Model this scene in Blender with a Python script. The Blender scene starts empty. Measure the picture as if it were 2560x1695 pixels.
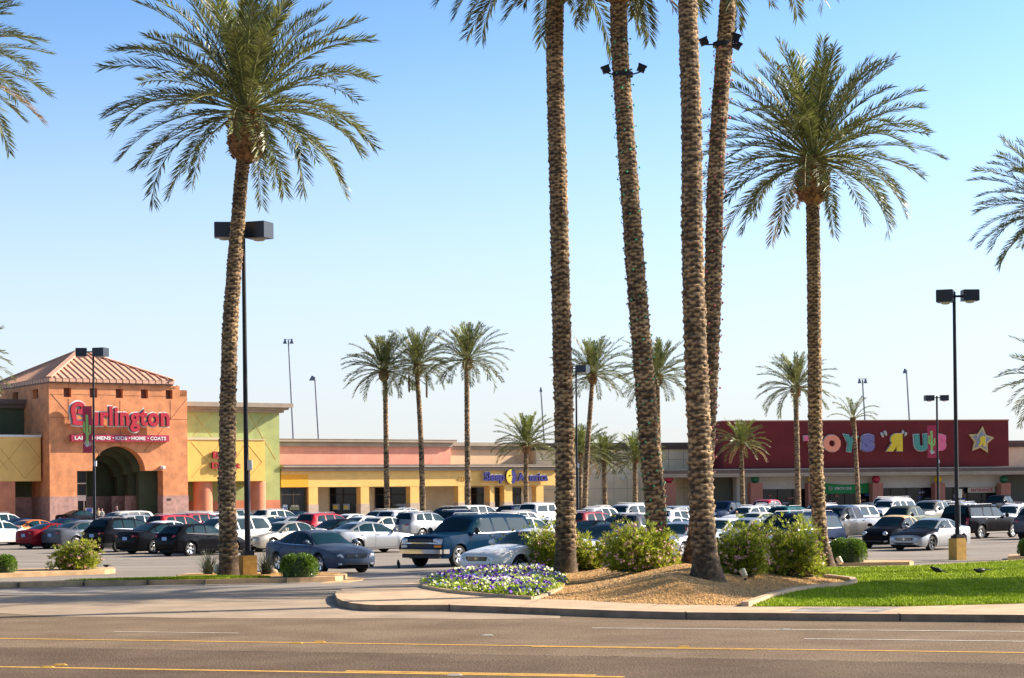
import bpy, bmesh, math, random
from mathutils import Vector, Matrix
from mathutils.bvhtree import BVHTree
R_ = math.radians
# ------------------------------------------------------------------ camera
F, H0, B0, RO = 5000.0, 2.5, 396.0, 0.0112
scene = bpy.context.scene
COL = scene.collection
cam_d = bpy.data.cameras.new('camera'); cam = bpy.data.objects.new('camera', cam_d); COL.objects.link(cam)
cam_d.sensor_width = 36.0; cam_d.lens = F / 2560 * 36.0
cam_d.shift_x = -B0 * math.sin(RO) / 2560; cam_d.shift_y = B0 * math.cos(RO) / 2560
cam_d.clip_start = 0.5; cam_d.clip_end = 6000
cam.matrix_world = Matrix.Translation((0, 0, H0)) @ Matrix.Rotation(R_(90), 4, 'X') @ Matrix.Rotation(-RO, 4, 'Z')
scene.camera = cam
# ------------------------------------------------------------------ light
SUN_EL = 29.0
SD = Vector((0.951, 0.309)).normalized()          # ground direction towards the sun
world = bpy.data.worlds.new('World'); scene.world = world; world.use_nodes = True
wt = world.node_tree; wt.nodes.clear()
wo = wt.nodes.new('ShaderNodeOutputWorld'); wb = wt.nodes.new('ShaderNodeBackground'); ws = wt.nodes.new('ShaderNodeTexSky')
ws.sky_type = 'NISHITA'; ws.sun_disc = False; ws.sun_elevation = R_(SUN_EL)
ws.sun_rotation = math.atan2(SD.x, SD.y)
ws.air_density = .68; ws.dust_density = 1.1; ws.ozone_density = 3.0; ws.altitude = 300
wb.inputs['Strength'].default_value = 0.047
wg = wt.nodes.new('ShaderNodeGamma'); wg.inputs[1].default_value = 1.62; wh = wt.nodes.new('ShaderNodeHueSaturation'); wh.inputs['Saturation'].default_value = .90; wh.inputs['Hue'].default_value = .484
wt.links.new(ws.outputs[0], wg.inputs[0]); wt.links.new(wg.outputs[0], wh.inputs['Color']); 
wtc = wt.nodes.new('ShaderNodeTexCoord'); wsp = wt.nodes.new('ShaderNodeSeparateXYZ'); wmr = wt.nodes.new('ShaderNodeMapRange'); wmx = wt.nodes.new('ShaderNodeMix'); wmx.data_type = 'RGBA'
wmr.interpolation_type = 'SMOOTHSTEP'; wmr.inputs[1].default_value = -.02; wmr.inputs[2].default_value = .262; wmr.inputs[3].default_value = .96; wmr.inputs[4].default_value = 0
wmx.inputs[7].default_value = (8.0, 7.9, 7.75, 1)       # pale desert haze low over the horizon
wt.links.new(wtc.outputs['Generated'], wsp.inputs[0]); wt.links.new(wsp.outputs['Z'], wmr.inputs[0]); wt.links.new(wmr.outputs[0], wmx.inputs[0])
wt.links.new(wh.outputs[0], wmx.inputs[6]); wt.links.new(wmx.outputs[2], wb.inputs['Color']); wt.links.new(wb.outputs[0], wo.inputs['Surface'])
sl = bpy.data.lights.new('sun', 'SUN'); sun = bpy.data.objects.new('sun', sl); COL.objects.link(sun)
sl.energy = 5.0; sl.angle = R_(0.5); sl.color = (1.0, 0.88, 0.72)
ldir = Vector((-SD.x * math.cos(R_(SUN_EL)), -SD.y * math.cos(R_(SUN_EL)), -math.sin(R_(SUN_EL))))
sun.rotation_euler = ldir.to_track_quat('-Z', 'Y').to_euler(); sun.location = (60, 20, 60)
vs = scene.view_settings; vs.view_transform = 'Standard'; vs.look = 'None'; vs.gamma = 1; vs.exposure = 1.22
# ------------------------------------------------------------------ mapping of the survey (photo pixels) to the ground
def ab(u, v):
    du, dv = u - 1280.0, v - 847.5
    c, s = math.cos(RO), math.sin(RO)
    return du * c - dv * s, du * s + dv * c
def atd(u, v, Y):
    a, b = ab(u, v); return Vector((a / F * Y, Y, H0 + (B0 - b) / F * Y))
def G(u, v, z=0.0):
    a, b = ab(u, v); Y = (H0 - z) * F / (b - B0); return Vector((a / F * Y, Y, z))
def zg(Y): return min(max((Y - 110.0) * 0.005, 0.0), 0.55)
# ------------------------------------------------------------------ mesh building
def tess(P):
    P = [Vector((x, y)) for x, y in P]; idx = list(range(len(P))); out = []
    cr = lambda a, b, c: (b.x-a.x)*(c.y-a.y)-(b.y-a.y)*(c.x-a.x)
    while len(idx) > 3:
        best = None
        for k in range(len(idx)):
            i, j, l = idx[k-1], idx[k], idx[(k+1) % len(idx)]; A_, B_, C_ = P[i], P[j], P[l]; ar = cr(A_, B_, C_)
            if ar <= 1e-12: continue
            if any(q not in (i, j, l) and cr(A_, B_, P[q]) >= -1e-12 and cr(B_, C_, P[q]) >= -1e-12 and cr(C_, A_, P[q]) >= -1e-12 for q in idx): continue
            ql = ar/max((A_-B_).length_squared, (B_-C_).length_squared, (C_-A_).length_squared)
            if best is None or ql > best[0]: best = (ql, k)
        if best is None: best = (0, 0)
        k = best[1]; i, j, l = idx[k-1], idx[k], idx[(k+1) % len(idx)]
        if cr(P[i], P[j], P[l]) > 1e-12: out.append((i, j, l))
        idx.pop(k)
    out.append(tuple(idx)); return out
class MB:
    def __init__(s): s.v = []; s.f = []; s.m = []
    def add(s, vs_, fs, m=0):
        o = len(s.v); s.v += [tuple(p) for p in vs_]
        for f in fs: s.f.append(tuple(i + o for i in f)); s.m.append(m)
        return s
    def box(s, x0, x1, y0, y1, z0, z1, m=0):
        return s.add([(x0,y0,z0),(x1,y0,z0),(x1,y1,z0),(x0,y1,z0),(x0,y0,z1),(x1,y0,z1),(x1,y1,z1),(x0,y1,z1)],
              [(0,3,2,1),(4,5,6,7),(0,1,5,4),(1,2,6,5),(2,3,7,6),(3,0,4,7)], m)
    def prism_y(s, poly, y0, y1, m=0):      # poly in (x,z)
        P = [(p[0], p[1]) for p in poly]
        if sum(P[i-1][0]*P[i][1]-P[i][0]*P[i-1][1] for i in range(len(P))) < 0: P = P[::-1]
        n = len(P); T_ = tess(P)
        f = [t for t in T_]+[tuple(i+n for i in t[::-1]) for t in T_]+[((i+1) % n, i, i+n, (i+1) % n+n) for i in range(n)]
        if y0 > y1: f = [q[::-1] for q in f]
        return s.add([(x, y0, z) for x, z in P]+[(x, y1, z) for x, z in P], f, m)
    def prism_z(s, poly, z0, z1, m=0, mtop=None):
        P = [(p[0], p[1]) for p in poly]
        if sum(P[i-1][0]*P[i][1]-P[i][0]*P[i-1][1] for i in range(len(P))) < 0: P = P[::-1]
        n = len(P); V = [(x, y, z0) for x, y in P]+[(x, y, z1) for x, y in P]; o = len(s.v)
        s.add(V, [(i, (i+1) % n, (i+1) % n+n, i+n) for i in range(n)], m)
        for t in tess(P): s.f.append(tuple(i+n+o for i in t)); s.m.append(m if mtop is None else mtop)
        return s
    def tube(s, pts, rads, n=10, m=0, caps=True):
        pts = [Vector(p) for p in pts]; o = len(s.v)
        for i, p in enumerate(pts):
            t = (pts[min(i + 1, len(pts) - 1)] - pts[max(i - 1, 0)]).normalized()
            a = Vector((0, 0, 1)) if abs(t.z) < .9 else Vector((1, 0, 0))
            x = t.cross(a).normalized(); y = t.cross(x)
            r = rads[i] if isinstance(rads, (list, tuple)) else rads
            for k in range(n):
                th = 2 * math.pi * k / n; s.v.append(tuple(p + x * (r * math.cos(th)) + y * (r * math.sin(th))))
        for i in range(len(pts) - 1):
            for k in range(n):
                l = (k + 1) % n; s.f.append((o + i*n + k, o + i*n + l, o + (i+1)*n + l, o + (i+1)*n + k)); s.m.append(m)
        if caps:
            s.f.append(tuple(o + k for k in reversed(range(n)))); s.m.append(m)
            q = o + (len(pts) - 1) * n; s.f.append(tuple(q + k for k in range(n))); s.m.append(m)
        return s
    def lathe(s, prof, n=24, axis='z', c=(0,0,0), m=0):   # prof of (r, h)
        o = len(s.v)
        for r, h in prof:
            for k in range(n):
                th = 2*math.pi*k/n; p = (r*math.cos(th), r*math.sin(th), h)
                if axis == 'y': p = (p[0], p[2], p[1])
                s.v.append((p[0]+c[0], p[1]+c[1], p[2]+c[2]))
        for i in range(len(prof)-1):
            for k in range(n):
                l = (k+1) % n; f = (o+i*n+k, o+i*n+l, o+(i+1)*n+l, o+(i+1)*n+k)
                s.f.append(f if axis == 'z' else f[::-1]); s.m.append(m)
        return s
    def ball(s, c, r, m=0, n=16, k=10, sz=1.0):
        pr = [(max(r*math.sin(math.pi*i/k), 1e-4), -r*sz*math.cos(math.pi*i/k)) for i in range(k+1)]
        return s.lathe(pr, n, 'z', c, m)
    def mesh(s, name, mats, smooth=None):
        me = bpy.data.meshes.new(name); me.from_pydata(s.v, [], s.f)
        for m in (mats if isinstance(mats, (list, tuple)) else [mats]): me.materials.append(m)
        if any(s.m): me.polygons.foreach_set('material_index', s.m)
        if smooth is not None:
            me.polygons.foreach_set('use_smooth', [True]*len(me.polygons))
            if smooth < 180: me.set_sharp_from_angle(angle=R_(smooth))
        me.update(); return me
def obj(name, me, parent=None, loc=None, rot=None):
    o = bpy.data.objects.new(name, me); COL.objects.link(o)
    if parent: o.parent = parent
    if loc is not None: o.location = loc
    if rot is not None: o.rotation_euler = rot
    return o
def part(name, mb, mats, parent, smooth=None, loc=None, rot=None):
    return obj(name, mb.mesh(name, mats, smooth), parent, loc, rot)
def tag(o, label=None, cat=None, group=None, kind=None):
    if label: o['label'] = label
    if cat: o['category'] = cat
    if group: o['group'] = group
    if kind: o['kind'] = kind
    return o
def thing(name, label, cat, loc=(0,0,0), rz=0.0, group=None):
    o = bpy.data.objects.new(name, None); COL.objects.link(o); o.location = loc; o.rotation_euler = (0, 0, rz)
    o.empty_display_size = .3
    return tag(o, label, cat, group)
def struct(name, mb, mats, kind='structure', smooth=None):
    return tag(part(name, mb, mats, None, smooth), kind=kind)
# ------------------------------------------------------------------ materials
def mat(name, rgb, rough=.7, metal=0., var=.12, scale=4., bump=0., bscale=40., coat=0., rgb2=None, detail=4., spec=None, island=0., trans=0., coords='Object', cscale=None, thr=None):
    m = bpy.data.materials.new(name); m.use_nodes = True; nt = m.node_tree; N = nt.nodes; L = nt.links
    b = N['Principled BSDF']; b.inputs['Roughness'].default_value = rough; b.inputs['Metallic'].default_value = metal
    if spec is not None: b.inputs['Specular IOR Level'].default_value = spec
    if coat: b.inputs['Coat Weight'].default_value = coat; b.inputs['Coat Roughness'].default_value = .04
    tc = N.new('ShaderNodeTexCoord'); src = tc.outputs[coords]
    if cscale:
        mp = N.new('ShaderNodeMapping'); mp.inputs['Scale'].default_value = cscale; L.new(src, mp.inputs[0]); src = mp.outputs[0]
    c0 = tuple(max(c*(1-var), 0) for c in rgb) + (1,); c1 = (tuple(rgb2) if rgb2 else tuple(min(c*(1+var), 1) for c in rgb)) + (1,)
    if var or rgb2:
        no = N.new('ShaderNodeTexNoise'); no.inputs['Scale'].default_value = scale; no.inputs['Detail'].default_value = detail
        no.inputs['Roughness'].default_value = .6
        L.new(src, no.inputs['Vector'])
        rp = N.new('ShaderNodeValToRGB'); rp.color_ramp.elements[0].position = (thr or (.35,.65))[0]; rp.color_ramp.elements[1].position = (thr or (.35,.65))[1]
        rp.color_ramp.elements[0].color = c0; rp.color_ramp.elements[1].color = c1
        L.new(no.outputs['Fac'], rp.inputs[0]); out = rp.outputs[0]
        if island:
            ge = N.new('ShaderNodeNewGeometry'); hs = N.new('ShaderNodeHueSaturation'); mr = N.new('ShaderNodeMapRange')
            mr.inputs[3].default_value = 1-island; mr.inputs[4].default_value = 1+island
            L.new(ge.outputs['Random Per Island'], mr.inputs[0]); L.new(mr.outputs[0], hs.inputs['Value']); L.new(out, hs.inputs['Color'])
            out = hs.outputs[0]
        L.new(out, b.inputs['Base Color'])
    else:
        out = None; b.inputs['Base Color'].default_value = tuple(rgb) + (1,)
    if bump:
        n2 = N.new('ShaderNodeTexNoise'); n2.inputs['Scale'].default_value = bscale; n2.inputs['Detail'].default_value = 3; L.new(src, n2.inputs['Vector'])
        bp = N.new('ShaderNodeBump'); bp.inputs['Strength'].default_value = bump; bp.inputs['Distance'].default_value = .02
        L.new(n2.outputs['Fac'], bp.inputs['Height']); L.new(bp.outputs[0], b.inputs['Normal'])
    if trans:
        tr = N.new('ShaderNodeBsdfTranslucent'); mx = N.new('ShaderNodeMixShader'); mx.inputs[0].default_value = trans
        if out: L.new(out, tr.inputs['Color'])
        L.new(b.outputs[0], mx.inputs[1]); L.new(tr.outputs[0], mx.inputs[2]); L.new(mx.outputs[0], N['Material Output'].inputs['Surface'])
    return m
def stucco(name, rgb, v=.14): return mat(name, rgb, .9, var=v, scale=.9, bump=.5, bscale=9, detail=8, rgb2=None)
M = {}
M['asphalt'] = mat('lot_asphalt', (.24,.205,.17), .9, spec=.15, var=.2, scale=.35, bump=.35, bscale=30, detail=8, cscale=(.25,1.4,1))
def road_mat(c1=(.158,.109,.068), c2=(.20,.143,.092)):
    m = mat('road_asphalt', c1, .92, spec=.12, var=.12, scale=.5, bump=1., bscale=26, detail=8, rgb2=c2)
    N, L = m.node_tree.nodes, m.node_tree.links
    tc = [n for n in N if n.type == 'TEX_COORD'][0]; b = N['Principled BSDF']; old = b.inputs['Base Color'].links[0].from_socket
    sp = N.new('ShaderNodeTexNoise'); sp.inputs['Scale'].default_value = 34; sp.inputs['Detail'].default_value = 4
    L.new(tc.outputs['Object'], sp.inputs['Vector'])
    mr = N.new('ShaderNodeMapRange'); mr.inputs[1].default_value = .3; mr.inputs[2].default_value = .7; mr.inputs[3].default_value = .5; mr.inputs[4].default_value = 1.6
    L.new(sp.outputs['Fac'], mr.inputs[0]); mu = N.new('ShaderNodeVectorMath'); mu.operation = 'SCALE'
    L.new(old, mu.inputs[0]); L.new(mr.outputs[0], mu.inputs['Scale']); L.new(mu.outputs[0], b.inputs['Base Color'])
    return m
M['road'] = road_mat(); M['road_old'] = road_mat((.105,.070,.045), (.135,.094,.062))
M['concrete'] = mat('pale_concrete', (.50,.355,.225), .9, spec=.2, var=.14, scale=1.2, bump=.25, bscale=60, detail=8)
M['kerb'] = mat('kerb_concrete', (.54,.35,.185), .9, spec=.15, var=.22, scale=2.2, bump=.3, bscale=50, detail=8)
M['kerb_dark'] = mat('stained_shaded_street_kerb', (.27,.19,.125), .9, spec=.15, var=.3, scale=1.5, bump=.3, bscale=40, detail=9); M['joint'] = mat('dark_joint', (.05,.04,.03), .9, var=.1)  # street kerb: stains, plus the shade of its face put into the darker colour
M['apron'] = mat('apron_concrete', (.33,.25,.175), .9, spec=.15, var=.18, scale=.7, bump=.3, bscale=40, detail=9)
M['yellow_line'] = mat('yellow_road_paint', (.55,.30,.045), .7, var=.2, scale=6)
M['white_line'] = mat('white_road_paint', (.5,.43,.34), .7, var=.25, scale=3)
M['faint_line'] = mat('worn_white_paint', (.27,.235,.2), .8, var=.3, scale=2, thr=(.45,.6))
M['gravel'] = mat('tan_gravel', (.47,.26,.09), .9, spec=.1, var=.45, scale=14, bump=1., bscale=22, detail=8)
M['pebble'] = mat('tan_pebbles', (.56,.34,.14), .9, var=.3, scale=30, island=.5)
M['soil'] = mat('dark_soil', (.06,.04,.025), .95, var=.3, scale=8)
M['grass_base'] = mat('lawn', (.17,.26,.010), .9, spec=.1, var=.3, scale=1.2, bump=.6, bscale=60, rgb2=(.30,.38,.015), detail=8)
M['grass'] = mat('grass_blades', (.26,.36,.008), .6, spec=.15, var=.25, scale=1.2, island=.45, trans=.12, rgb2=(.34,.42,.016))
M['frond'] = mat('palm_leaflets', (.095,.118,.030), .42, var=.3, scale=1.5, island=.55, trans=.28, spec=.55, rgb2=(.21,.215,.06))
M['frond_young'] = mat('young_palm_leaflets', (.14,.18,.035), .45, var=.2, scale=1.5, island=.35, trans=.35, rgb2=(.22,.24,.05))
M['frond_dry'] = mat('dry_palm_leaflets', (.30,.20,.09), .8, var=.2, scale=2, island=.4, trans=.15); M['rachis'] = mat('palm_frond_stem', (.22,.22,.07), .5, var=.25, scale=3)
M['boot'] = mat('palm_boots', (.16,.075,.03), .9, var=.5, scale=7, bump=.8, bscale=25, rgb2=(.36,.19,.08))
M['leaf'] = mat('oleander_leaf', (.17,.24,.028), .38, var=.3, scale=6, island=.5, trans=.5, rgb2=(.50,.53,.05), spec=.6)
M['leaf_box'] = mat('boxwood_leaf', (.09,.18,.014), .35, var=.3, scale=8, island=.4, trans=.3, rgb2=(.20,.32,.03), spec=.6)
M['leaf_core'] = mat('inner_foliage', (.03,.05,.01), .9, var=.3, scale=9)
M['yucca'] = mat('yucca_blade', (.10,.125,.075), .5, var=.2, scale=4, island=.35, trans=.1)
M['stem'] = mat('woody_stem', (.10,.07,.04), .9, var=.2)
M['pink'] = mat('pink_petals', (.75,.30,.27), .6, var=.2, scale=20, island=.3, trans=.25, rgb2=(.85,.5,.42))
M['fl_white'] = mat('white_petals', (.75,.75,.70), .6, var=.05, island=.15, trans=.2)
M['fl_yellow'] = mat('cream_petals', (.70,.68,.28), .6, var=.05, island=.15, trans=.2)
M['fl_purple'] = mat('purple_petals', (.13,.02,.36), .6, var=.2, island=.4, trans=.2)
M['fl_blue'] = mat('blue_petals', (.25,.38,.62), .6, var=.2, island=.3, trans=.2)
M['fl_leaf'] = mat('pansy_leaves', (.36,.46,.035), .45, var=.2, scale=9, island=.4, trans=.25)
M['black'] = mat('black_painted_metal', (.007,.008,.011), .5, var=.1, spec=.3)
M['lamp_box'] = mat('lamp_housing', (.012,.018,.028), .4, var=.1, spec=.4)
M['lens'] = mat('lamp_lens', (.35,.35,.32), .25, var=.05)
M['grey_metal'] = mat('grey_metal', (.25,.25,.27), .45, .6, var=.1)
M['pier'] = mat('yellow_pier', (.50,.29,.06), .85, var=.15, scale=5, bump=.2)
M['white'] = mat('white_paint', (.72,.70,.66), .6, var=.06)
M['cream'] = mat('cream_paint', (.62,.50,.30), .6, var=.06)
M['orange'] = stucco('terracotta_stucco', (.66,.26,.11), .22)
M['orange2'] = stucco('salmon_stucco', (.55,.20,.105))
M['roofmetal'] = mat('copper_metal_roof', (.62,.35,.23), .6, 0, var=.08, scale=1)
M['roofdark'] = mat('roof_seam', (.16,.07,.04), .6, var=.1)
M['green'] = stucco('sage_stucco', (.34,.39,.15), .12)
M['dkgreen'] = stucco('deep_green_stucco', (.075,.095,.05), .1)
M['yellow'] = stucco('yellow_stucco', (.82,.50,.12), .08)
M['yellow2'] = stucco('ochre_stucco', (.82,.50,.15), .07)
M['gold'] = mat('gold_panel', (.80,.36,.01), .7, var=.05)
M['pink_wall'] = stucco('pink_stucco', (.76,.31,.21), .09)
M['tan'] = stucco('tan_stucco', (.72,.48,.28), .05)
M['tan_dim'] = stucco('beige_panel', (.86,.67,.42), .08)
M['taupe'] = mat('taupe_trim', (.34,.27,.20), .8, var=.1, scale=1)
M['taupe_dk'] = mat('dark_taupe_trim', (.14,.10,.08), .8, var=.1)
M['tile'] = mat('pink_stone_tile', (.45,.25,.20), .6, var=.25, scale=2.2, detail=8)
M['tile_pale'] = mat('pale_stone_tile', (.50,.38,.28), .6, var=.15, scale=3)
M['maroon'] = mat('maroon_panel', (.17,.028,.028), .9, spec=.2, var=.1, scale=.5)
M['offwhite'] = mat('offwhite_fascia', (.52,.49,.44), .8, var=.06, scale=1)
M['olive'] = mat('olive_wall', (.12,.12,.09), .9, var=.08)
M['brick'] = stucco('brick_red_stucco', (.40,.16,.11), .07)
def glassdark(name, rgb, r=.06): return mat(name, rgb, r, 0, var=.0, spec=.35)
M['glass'] = glassdark('shop_glass', (.012,.014,.018), .08)
M['red_sign'] = mat('red_sign_face', (.46,.018,.035), .4, var=.04)
M['magenta'] = mat('magenta_sign', (.42,.02,.065), .5, var=.05)
M['dark_red'] = mat('sign_return', (.06,.005,.012), .5, var=.05)
M['blue_sign'] = mat('blue_sign_face', (.035,.03,.19), .35, var=.05)
M['moon'] = mat('moon_yellow', (.85,.55,.03), .5, var=.08, scale=6)
M['cactus'] = mat('cactus_green', (.30,.58,.14), .6, var=.15, scale=4)
M['orange_l'] = mat('letter_orange', (.95,.30,.16), .35, var=.05)
M['green_l'] = mat('letter_green', (.05,.27,.21), .3, var=.1)
M['purple_l'] = mat('letter_violet', (.16,.14,.32), .3, var=.1)
M['yellow_l'] = mat('letter_yellow', (.80,.55,.01), .35, var=.05)
M['pink_l'] = mat('letter_pink', (.85,.13,.24), .35, var=.05)
M['star_gold'] = mat('star_rim', (.60,.42,.18), .4, var=.06)
M['banner_green'] = mat('green_banner_cloth', (.01,.24,.06), .7, var=.08)
M['ball_red'] = mat('red_ball', (.40,.015,.06), .4, var=.03)
M['ball_green'] = mat('green_ball', (.01,.13,.07), .4, var=.03)
M['ball_yellow'] = mat('yellow_ball', (.70,.48,.01), .4, var=.03)
M['blue_pl'] = mat('blue_placard', (.03,.09,.40), .5, var=.03)
M['skin'] = mat('skin', (.45,.25,.17), .6, var=.05)
M['hair'] = mat('dark_hair', (.03,.02,.015), .7, var=.1)
M['bulb_g'] = mat('green_bulbs', (.05,.55,.25), .3, var=.1)
M['bulb_r'] = mat('pink_bulbs', (.75,.16,.18), .3, var=.1)
def trunk_mat():
    m = bpy.data.materials.new('palm_trunk_bark'); m.use_nodes = True; N = m.node_tree.nodes; L = m.node_tree.links
    b = N['Principled BSDF']; b.inputs['Roughness'].default_value = .92
    at = N.new('ShaderNodeAttribute'); at.attribute_name = 'scar'
    tc = N.new('ShaderNodeTexCoord'); no = N.new('ShaderNodeTexNoise'); no.inputs['Scale'].default_value = 9; no.inputs['Detail'].default_value = 8
    L.new(tc.outputs['Object'], no.inputs['Vector'])
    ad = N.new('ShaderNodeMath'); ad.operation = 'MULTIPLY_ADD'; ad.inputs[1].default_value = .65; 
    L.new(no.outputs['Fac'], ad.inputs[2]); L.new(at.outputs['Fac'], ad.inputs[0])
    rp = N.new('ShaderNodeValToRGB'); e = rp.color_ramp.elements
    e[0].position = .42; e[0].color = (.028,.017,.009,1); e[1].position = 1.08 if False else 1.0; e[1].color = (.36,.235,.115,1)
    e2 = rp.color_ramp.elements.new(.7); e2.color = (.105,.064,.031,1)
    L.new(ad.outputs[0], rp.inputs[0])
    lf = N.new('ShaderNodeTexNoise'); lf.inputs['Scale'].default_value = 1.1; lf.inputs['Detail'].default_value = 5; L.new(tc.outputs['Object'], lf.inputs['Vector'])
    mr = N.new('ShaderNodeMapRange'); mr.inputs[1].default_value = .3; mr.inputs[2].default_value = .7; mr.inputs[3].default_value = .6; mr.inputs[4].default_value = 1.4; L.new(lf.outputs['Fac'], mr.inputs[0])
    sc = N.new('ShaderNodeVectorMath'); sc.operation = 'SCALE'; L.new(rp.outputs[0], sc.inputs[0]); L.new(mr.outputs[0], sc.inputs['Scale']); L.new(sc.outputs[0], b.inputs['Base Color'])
    n2 = N.new('ShaderNodeTexNoise'); n2.inputs['Scale'].default_value = 35; L.new(tc.outputs['Object'], n2.inputs['Vector'])
    bp = N.new('ShaderNodeBump'); bp.inputs['Strength'].default_value = .7; bp.inputs['Distance'].default_value = .02
    L.new(n2.outputs['Fac'], bp.inputs['Height']); L.new(bp.outputs[0], b.inputs['Normal'])
    return m
M['trunk'] = trunk_mat()
# ================================================================== THE GROUND
mb = MB(); ys = [-60, 0, 30, 60, 90, 110, 130, 150, 170, 190, 210, 220, 300, 600, 4000]; xs = [-3000, -300, -100, -40, 0, 40, 100, 300, 3000]
mb.add([(x, y, zg(y)) for y in ys for x in xs], [(j*9+i, j*9+i+1, (j+1)*9+i+1, (j+1)*9+i) for j in range(len(ys)-1) for i in range(8)])
struct('parking_lot_ground', mb, M['asphalt'])
def sheet(name, pix, z, m, kind='structure'):
    P = [G(u, v, z) for u, v in pix]; b = MB(); b.prism_z([(p.x, p.y) for p in P], z - .003, z, 0); return struct(name, b, m, kind)
def line_pts(A, B, w, z, b, m=0, zf=None):
    d = (B - A); d.z = 0; d.normalize(); n = Vector((-d.y, d.x, 0)) * (w / 2)
    za = z + (zf(A.y) if zf else 0); zb_ = z + (zf(B.y) if zf else 0)
    b.add([(A - n).xy[:] + (za,), (B - n).xy[:] + (zb_,), (B + n).xy[:] + (zb_,), (A + n).xy[:] + (za,)], [(0, 1, 2, 3)], m)
K0, K1 = G(940, 1514), G(2560, 1557)          # the kerb line along the road
kd = (K1 - K0).normalized(); kn = Vector((-kd.y, kd.x, 0))
def K(t, o): return K0 + kd * t + kn * o      # t along the kerb, o towards the lot
b = MB(); A = [K(-90, .25), K(90, 0.0), K(90, -60), K(-90, -60)]
b.prism_z([(p.x, p.y) for p in A], .0, .004); struct('road', b, M['road'])
P = [G(u, v) for u, v in [(-600,1611),(100,1620),(750,1630),(1400,1640),(2050,1652),(2700,1664),(3400,1677),(3400,1900),(-600,1900)]]; b = MB(); b.prism_z([(p.x, p.y) for p in P], .0035, .0065); struct('road_near_lane', b, M['road_old'])
sheet('driveway_apron', [(-400,1530),(-10,1532),(160,1541),(300,1542),(480,1545),(640,1546),(1000,1546),(1180,1547.5),(1400,1546),(1400,1500),(1000,1470),(830,1470),(600,1478),(300,1483),(0,1490),(-400,1495)], .008, M['apron'])
sheet('pale_gutter', [(0,1478),(180,1475),(310,1473),(240,1481),(100,1484),(0,1482)], .012, M['faint_line'])
# yellow and white lines
b = MB()
for (u0,v0,u1,v1,w) in [(-200,1594.5,2760,1636,.16),(1330,1617.5,1890,1625,.14),(-200,1665,1560,1694,.17),(865,1679,1490,1689.5,.16)]:
    line_pts(G(u0,v0), G(u1,v1), w, .0105, b)
struct('yellow_road_lines', b, M['yellow_line'])
b = MB()
for (u0,v0,u1,v1,w) in [(1480,1571,2760,1581.5,.13),(2010,1598,2760,1607,.12),(285,1580,597,1584,.10)]: line_pts(G(u0,v0), G(u1,v1), w, .0105, b)
struct('white_road_lines', b, M['white_line'])
b = MB(); rng = random.Random(4)
def crack(u0, v0, u1, v1, n, w):
    P = [G(u0+(u1-u0)*i/n, v0+(v1-v0)*i/n + rng.uniform(-1.0,1.0)) for i in range(n+1)]
    for i in range(n):
        if rng.random() < .8: line_pts(P[i], P[i+1], w*rng.uniform(.4,1.2), .0085, b)
crack(100,1620,1400,1640,60,.035); crack(1400,1640,2700,1664,60,.04); crack(600,1686,1100,1692,30,.025); crack(200,1600,1500,1616,30,.01)
crack(430,1532,700,1528,14,.04); crack(480,1528,520,1531,4,.10)
struct('asphalt_cracks', b, M['joint'])
# raised pavements
def slab(name, pix, z, mats, extra=None, kerbw=None):
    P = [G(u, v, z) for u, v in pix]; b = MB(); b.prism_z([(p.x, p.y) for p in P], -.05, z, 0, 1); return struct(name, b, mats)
main_near = [(857,1502),(880,1507),(910,1510.5),(940,1512),(1123,1512),(1250,1516),(1370,1520),(1540,1526),(1720,1530.5),(2100,1533.5),(2560,1537),(3200,1543)]
main_far = [(3200,1372),(2560,1398),(2283,1413),(2060,1417),(1800,1420),(1500,1428),(1250,1438),(1066,1454),(990,1460),(900,1466),(860,1471),(842,1478),(838,1485),(843,1495)]
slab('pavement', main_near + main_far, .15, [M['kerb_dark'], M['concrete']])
# kerb face joints and the back-of-kerb line
b = MB()
for u in (1123, 1715, 2250): 
    i = [k for k in range(len(main_near)-1) if main_near[k][0] <= u <= main_near[k+1][0]][0]; (a0,c0),(a1,c1) = main_near[i], main_near[i+1]
    v = c0+(c1-c0)*(u-a0)/(a1-a0); p = G(u, v, .15); b.box(p.x-.012, p.x+.012, p.y-.01, p.y+.25, 0, .153)
for i in range(len(main_near)-1):
    p, q = G(main_near[i][0], main_near[i][1]-5.5, .15), G(main_near[i+1][0], main_near[i+1][1]-5.5, .15); line_pts(p, q, .012, .1525-.15+.15, b)
for uu in (1010, 1290, 1620, 1990, 2370): line_pts(G(uu, 1512 if uu < 1100 else 1520, .15), G(uu+90, 1488, .15), .012, .153, b)
struct('pavement_joints', b, M['joint'])
slab('utility_cover', [(1975,1528.5),(2195,1530),(2255,1518),(2010,1518)], .154, [M['faint_line'], M['faint_line']])
slab('kerbed_island', [(-300,1462),(0,1457),(209,1452.5),(369,1450),(513,1448.6),(716,1444.5),(838,1441),(862,1438),(868,1435),(862,1431),(840,1429),(790,1428.5),(600,1430),(470,1433),(440,1436.5),(446,1440),(400,1444),(200,1449.5),(0,1454.5),(-300,1460)], .15, [M['kerb'], M['kerb']])
slab('island_gutter', [(800,1458),(868,1455),(905,1450),(912,1446),(890,1443),(868,1441)], .012, [M['kerb'], M['kerb']])
b = MB()
for (u,v) in ((45,1456.5),(208,1453),(368,1450.5),(513,1449),(716,1445)): p = G(u, v, .15); b.box(p.x-.014, p.x+.014, p.y-.02, p.y+.2, 0, .154)
struct('island_kerb_joints', b, M['joint'])
slab('kerbed_island', [(-200,1440),(0,1433.5),(262,1424.5),(284,1423),(288,1421),(284,1418.5),(200,1419),(0,1423),(-200,1429)], .15, [M['kerb'], M['kerb']])
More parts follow.
